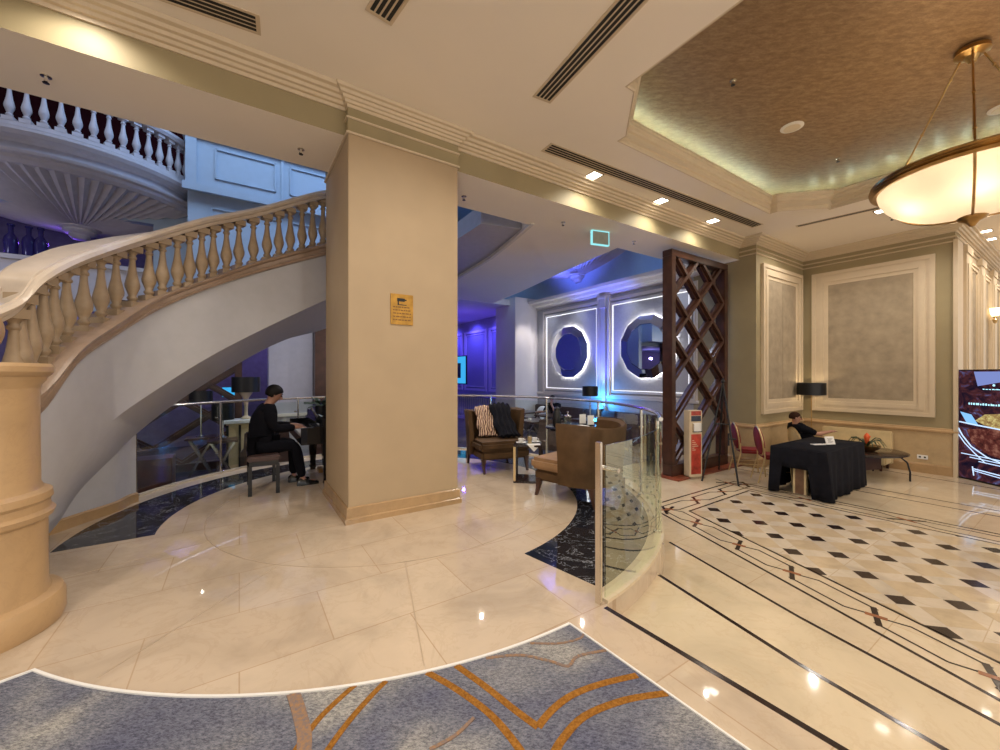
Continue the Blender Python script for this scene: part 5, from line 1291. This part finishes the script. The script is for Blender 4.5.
# guest on the banquette, hands together under the chin (facing local +x)
gk = {'pelvis':(0,0,.55),'belly':(.04,0,.68),'chest':(.12,0,.87),'neck':(.18,0,1.05),'head':(.23,0,1.17),'look':(1,.2,-.3),
 'shoulderL':(.16,.18,.98),'shoulderR':(.16,-.18,.98),'elbowL':(.42,.20,.78),'elbowR':(.42,-.20,.78),'wristL':(.36,.05,.98),'wristR':(.50,-.30,.80),
 'handL':(.33,.02,1.05),'handR':(.56,-.36,.79),'hipL':(.04,.10,.54),'hipR':(.04,-.10,.54),'kneeL':(.46,.14,.50),'kneeR':(.46,-.14,.50),'ankleL':(.46,.15,.10),'ankleR':(.50,-.12,.10),'palmL':(1,0,0)}
q = W(8.32,9.45,LOB); person('guest in a black T-shirt sitting on the banquette with one hand at the chin', q, TH+PI+.35, gk, M['suit'], M['suit'], False, M['hair'], .6)

# ================================================================ dark bar under the staircase arch
mb = mbuv(); mb.box(.55,1.45,10.3,10.8,LOB,3.0); struct(mb.build('wall_bar_panel', M['purplew']))
mb = mbuv(); mb.box(.50,1.5,10.26,10.3,.55,.62); struct(mb.build('trim_10', M['white']))
mb = mbuv(); mb.box(1.46,2.1,10.0,10.8,LOB,3.2); 
struct(mb.build('wall_bar_dark', M['darkwood']))
bc = thing('bar_counter','cream fronted bar counter behind the pianist','counter',(-5.09,7.95,LOB),TH)
f = MB(); f.box(-.32,.32,-.2,.2,0,.98); f.build('body', M['creamup'], bc, world=False, bevel=.005); f = MB(); f.box(-.36,.36,-.24,.24,.98,1.04); f.build('worktop', M['paper'], bc, world=False, bevel=.005)
f = MB(); [f.box(x-.02,x+.02,-.22,-.2,.05,.95) for x in (-.3,-.1,.1,.3)]; f.build('mullions', M['blackm'], bc, world=False)
def barlamp(x, y, t, rs, hs, hb, lab, base='trumpet'):
    p = D(x,y,t); zt_ = p.z; r = thing('table_lamp', lab, 'lamp', (p.x,p.y,zt_-hs/2-hb))
    if base == 'trumpet': MB().lathe([(.08,0),(.09,.02),(.03,.06),(.03,hb*.4),(.05,hb*.75),(.12,hb*.96),(.13,hb)], n=24).build('lamp_base', M['mould'], r, world=False, smooth=True)
    else: MB().lathe([(.07,0),(.08,.02),(.015,.05),(.012,hb)], n=20).build('lamp_base', M['chrome'], r, world=False, smooth=True)
    MB().lathe([(rs,hb-.02),(rs+.005,hb-.02),(rs+.005,hb+hs),(rs,hb+hs),(rs,hb-.02)], n=36).build('lamp_shade', M['blackm'], r, world=False, smooth=True, angle=50); return r
barlamp(246,384,7.95,.24,.28,.55,'black drum shade lamp on a cream trumpet base beside the pianist')
barlamp(201,396,7.6,.18,.19,.69,'small black drum shade lamp at the left of the dark lattice','stick')
barlamp(223,411,7.3,.17,.28,.36,'black square looking shade lamp right of the smaller bar lamp','stick')
for i, (x, y) in enumerate(((-5.80,6.45),(W(-1.5,9.2).x,W(-1.5,9.2).y),(W(.45,8.2).x,W(.45,8.2).y))):
    dark_chair((x,y), [2.5,2.9,-2.7][i], ['high backed dark bar chair, nearest the stair wall','high backed dark bar chair, middle of the three behind the glass','high backed dark bar chair below the small bar lamps'][i], 1.05)
p = Vector((-5.08,5.62))
r = thing('side_cabinet','dark side cabinet with an ochre glowing end panel by the stair wall','cabinet',(p.x,p.y,LOB),TH)
f = MB(); f.box(-.36,.36,-.2,.2,.04,.74); f.build('body', M['darkwood'], r, world=False, bevel=.006); f = MB(); f.box(-.34,-.02,-.212,-.2,.08,.70); f.build('door', plain('ochre_panel',(.35,.17,.02),.5), r, world=False); f = MB(); f.box(-.07,-.05,-.225,-.212,.35,.45); f.build('handle', M['brass'], r, world=False)
for x, t in ((201,7.6),(223,7.3)):
    p = D(x,425,t); lounge_table(p.x,p.y, 'small crossed leg bar table under the %s lamp' % ('small round shaded' if x == 201 else 'square looking'), LOB, TH, .23)
p = D(230,392,9.4); r = thing('bar_screen','cyan glowing monitor behind the lattice in the bar','screen',p,TH)
f = MB(); f.box(-.16,.16,-.02,.02,-.12,.12); f.build('casing', M['blackm'], r, world=False); f = MB(); f.box(-.15,.15,-.024,-.02,-.11,.11); f.build('screen', M['cyanscr'], r, world=False); f = MB(); f.box(-.03,.03,-.01,.03,-(p.z-LOB),-.12); f.build('stand', M['blackm'], r, world=False)
# ================================================================ lights
def spot(p, e, size=150, col=(1,.84,.62), blend=.9, r=.02, tgt=None, nm='downlight_beam'):
    l = bpy.data.lights.new(nm, 'SPOT'); l.energy = e; l.spot_size = math.radians(size); l.spot_blend = blend; l.color = col; l.shadow_soft_size = r
    o = bpy.data.objects.new(nm, l); C.objects.link(o); o.location = p
    if tgt is not None: o.rotation_euler = (Vector(tgt)-Vector(p)).to_track_quat('-Z','Y').to_euler()
    return o
def point(p, e, col=(1,.84,.62), r=.1, nm='lamp_glow'):
    l = bpy.data.lights.new(nm, 'POINT'); l.energy = e; l.color = col; l.shadow_soft_size = r
    o = bpy.data.objects.new(nm, l); C.objects.link(o); o.location = p; return o
def area(p, e, sx, sy, col, tgt, nm='area_lamp'):
    l = bpy.data.lights.new(nm, 'AREA'); l.energy = e; l.shape = 'RECTANGLE'; l.size = sx; l.size_y = sy; l.color = col
    o = bpy.data.objects.new(nm, l); C.objects.link(o); o.location = p; o.rotation_euler = (Vector(tgt)-Vector(p)).to_track_quat('-Z','Y').to_euler(); return o
WARM = (1,.93,.84)
for i, (u, v) in enumerate([(4.23,3.98),(5.75,3.98),(7.1,3.98)]):
    spot(W(u,v,4.30), 42, 150, (1,.94,.82))
for u, v in [(-4.4,3.6),(-.98,3.98),(1.5,3.0),(2.9,3.0)]:
    spot(W(u,v,4.30), 45, 150, WARM)
for u in (-4,-1.5,1.2): 
    for v in (-1.5,.6,2.4): spot(W(u,v,4.30), 70, 160, WARM)
for u, v in [(9.6,3.2),(10.4,.5),(9.8,1.9),(9.2,-1.6),(2.9,-2.5),(6,-2.5),(2.2,1)]: spot(W(u,v,4.30), 75, 160, WARM)
for u in (12.6,14.3,16,18): spot(W(u,.9,4.3), 80, 160, (1,.90,.76))

for u, v, z in ((-3.5,-3.5,2.7),(2.6,-4.2,2.7),(9,-4.6,2.7)): point(W(u,v,z), 120, (1,.93,.84), .25, 'ceiling_fill')  # added fill lights out of view, without fixtures, to brighten the ceiling
# lounge and atrium: blue, violet
BLUE = (.12,.30,1.0); VIO = (.32,.16,1.0); SKY = (.45,.68,1.0)
point(W(8.55,8.01,.62), 60, (.03,.30,1.0), .05, 'blue_uplight')
spot(W(8.5,8.01,.6), 700, 50, (.08,.12,1.0), .8, .05, W(8.9,8.01,4), 'blue_uplight')
for v in (13.5,15.5,17.6): spot(W(8.3,v,3.85), 200, 150, (.07,.06,1.0), 1, .1, W(8.9,v,1.2), 'violet_wash')
area(W(6.0,8.5,7.9), 150, 3, 4, (.22,.42,1.0), W(6.0,8.5,0), 'skylight_glow')
area(W(-4,8.0,8.1), 75, 5, 4, (.75,.78,1.0), W(-4,9.5,3), 'skylight_glow')
area(W(1,8.2,8.1), 210, 5, 3, (.42,.64,1.0), W(1,10.5,5), 'skylight_glow')
for u, v in ((2.6,6.6),(4.5,7.6),(3.2,9),(1.5,8.4),(6.2,6.2)): spot(W(u,v,3.86), 110, 150, (1,.88,.78), nm='lounge_downlight')
for u, v in ((-2.6,8.6),(-.6,9.6)): spot(W(u,v,2.7), 5, 150, (1,.85,.72), nm='bar_downlight')
point(W(-3,11.9,4.2), 6, (.22,.08,1.0), .05, 'gallery_violet'); point(W(-6,11.9,4.2), 6, (.22,.08,1.0), .05, 'gallery_violet')
spot(W(7.4,9.1,4.3), 160, 110, (.12,.16,1.0), .8, .1, W(8.6,9.1,5.4), 'violet_uplight')
for u,v in ((8.45,5.6),(8.45,7.1),(8.45,9.0),(8.45,10.4)): spot(W(u,v,3.86), 22, 110, (.7,.78,1.0), .9, .05, W(8.8,v,1), 'wall_washer')
spot(W(8.2,10.4,3.8), 60, 80, (1,.95,.95), .8, .05, W(8.4,11.15,1.5), 'column_washer')
point(Vector((7.06,9.0,LOB+1.62)), 9, (1,.72,.42), .05, 'floor_lamp_glow')
cc = W(6.16,.73)
for k in range(6):
    a = k*PI/3+.2+TH; point((cc.x+.42*math.cos(a), cc.y+.42*math.sin(a), 3.40), 1.9, (1,.86,.62), .04, 'chandelier_bulb')

for u in (-3.5,-1.2,.8): point(W(u,12.2,2.3), 15, (.42,.32,1.0), .05, 'bar_violet')
for v in (13.5,16): point(W(7.2,v,2.9), 26, (.12,.06,1.0), .05, 'violet_lamp')
point(W(-4.2,9.6,3.9), 14, (.62,.66,1.0), .15, 'balcony_fill')  # added fill light that brightens the shell balcony's bowl
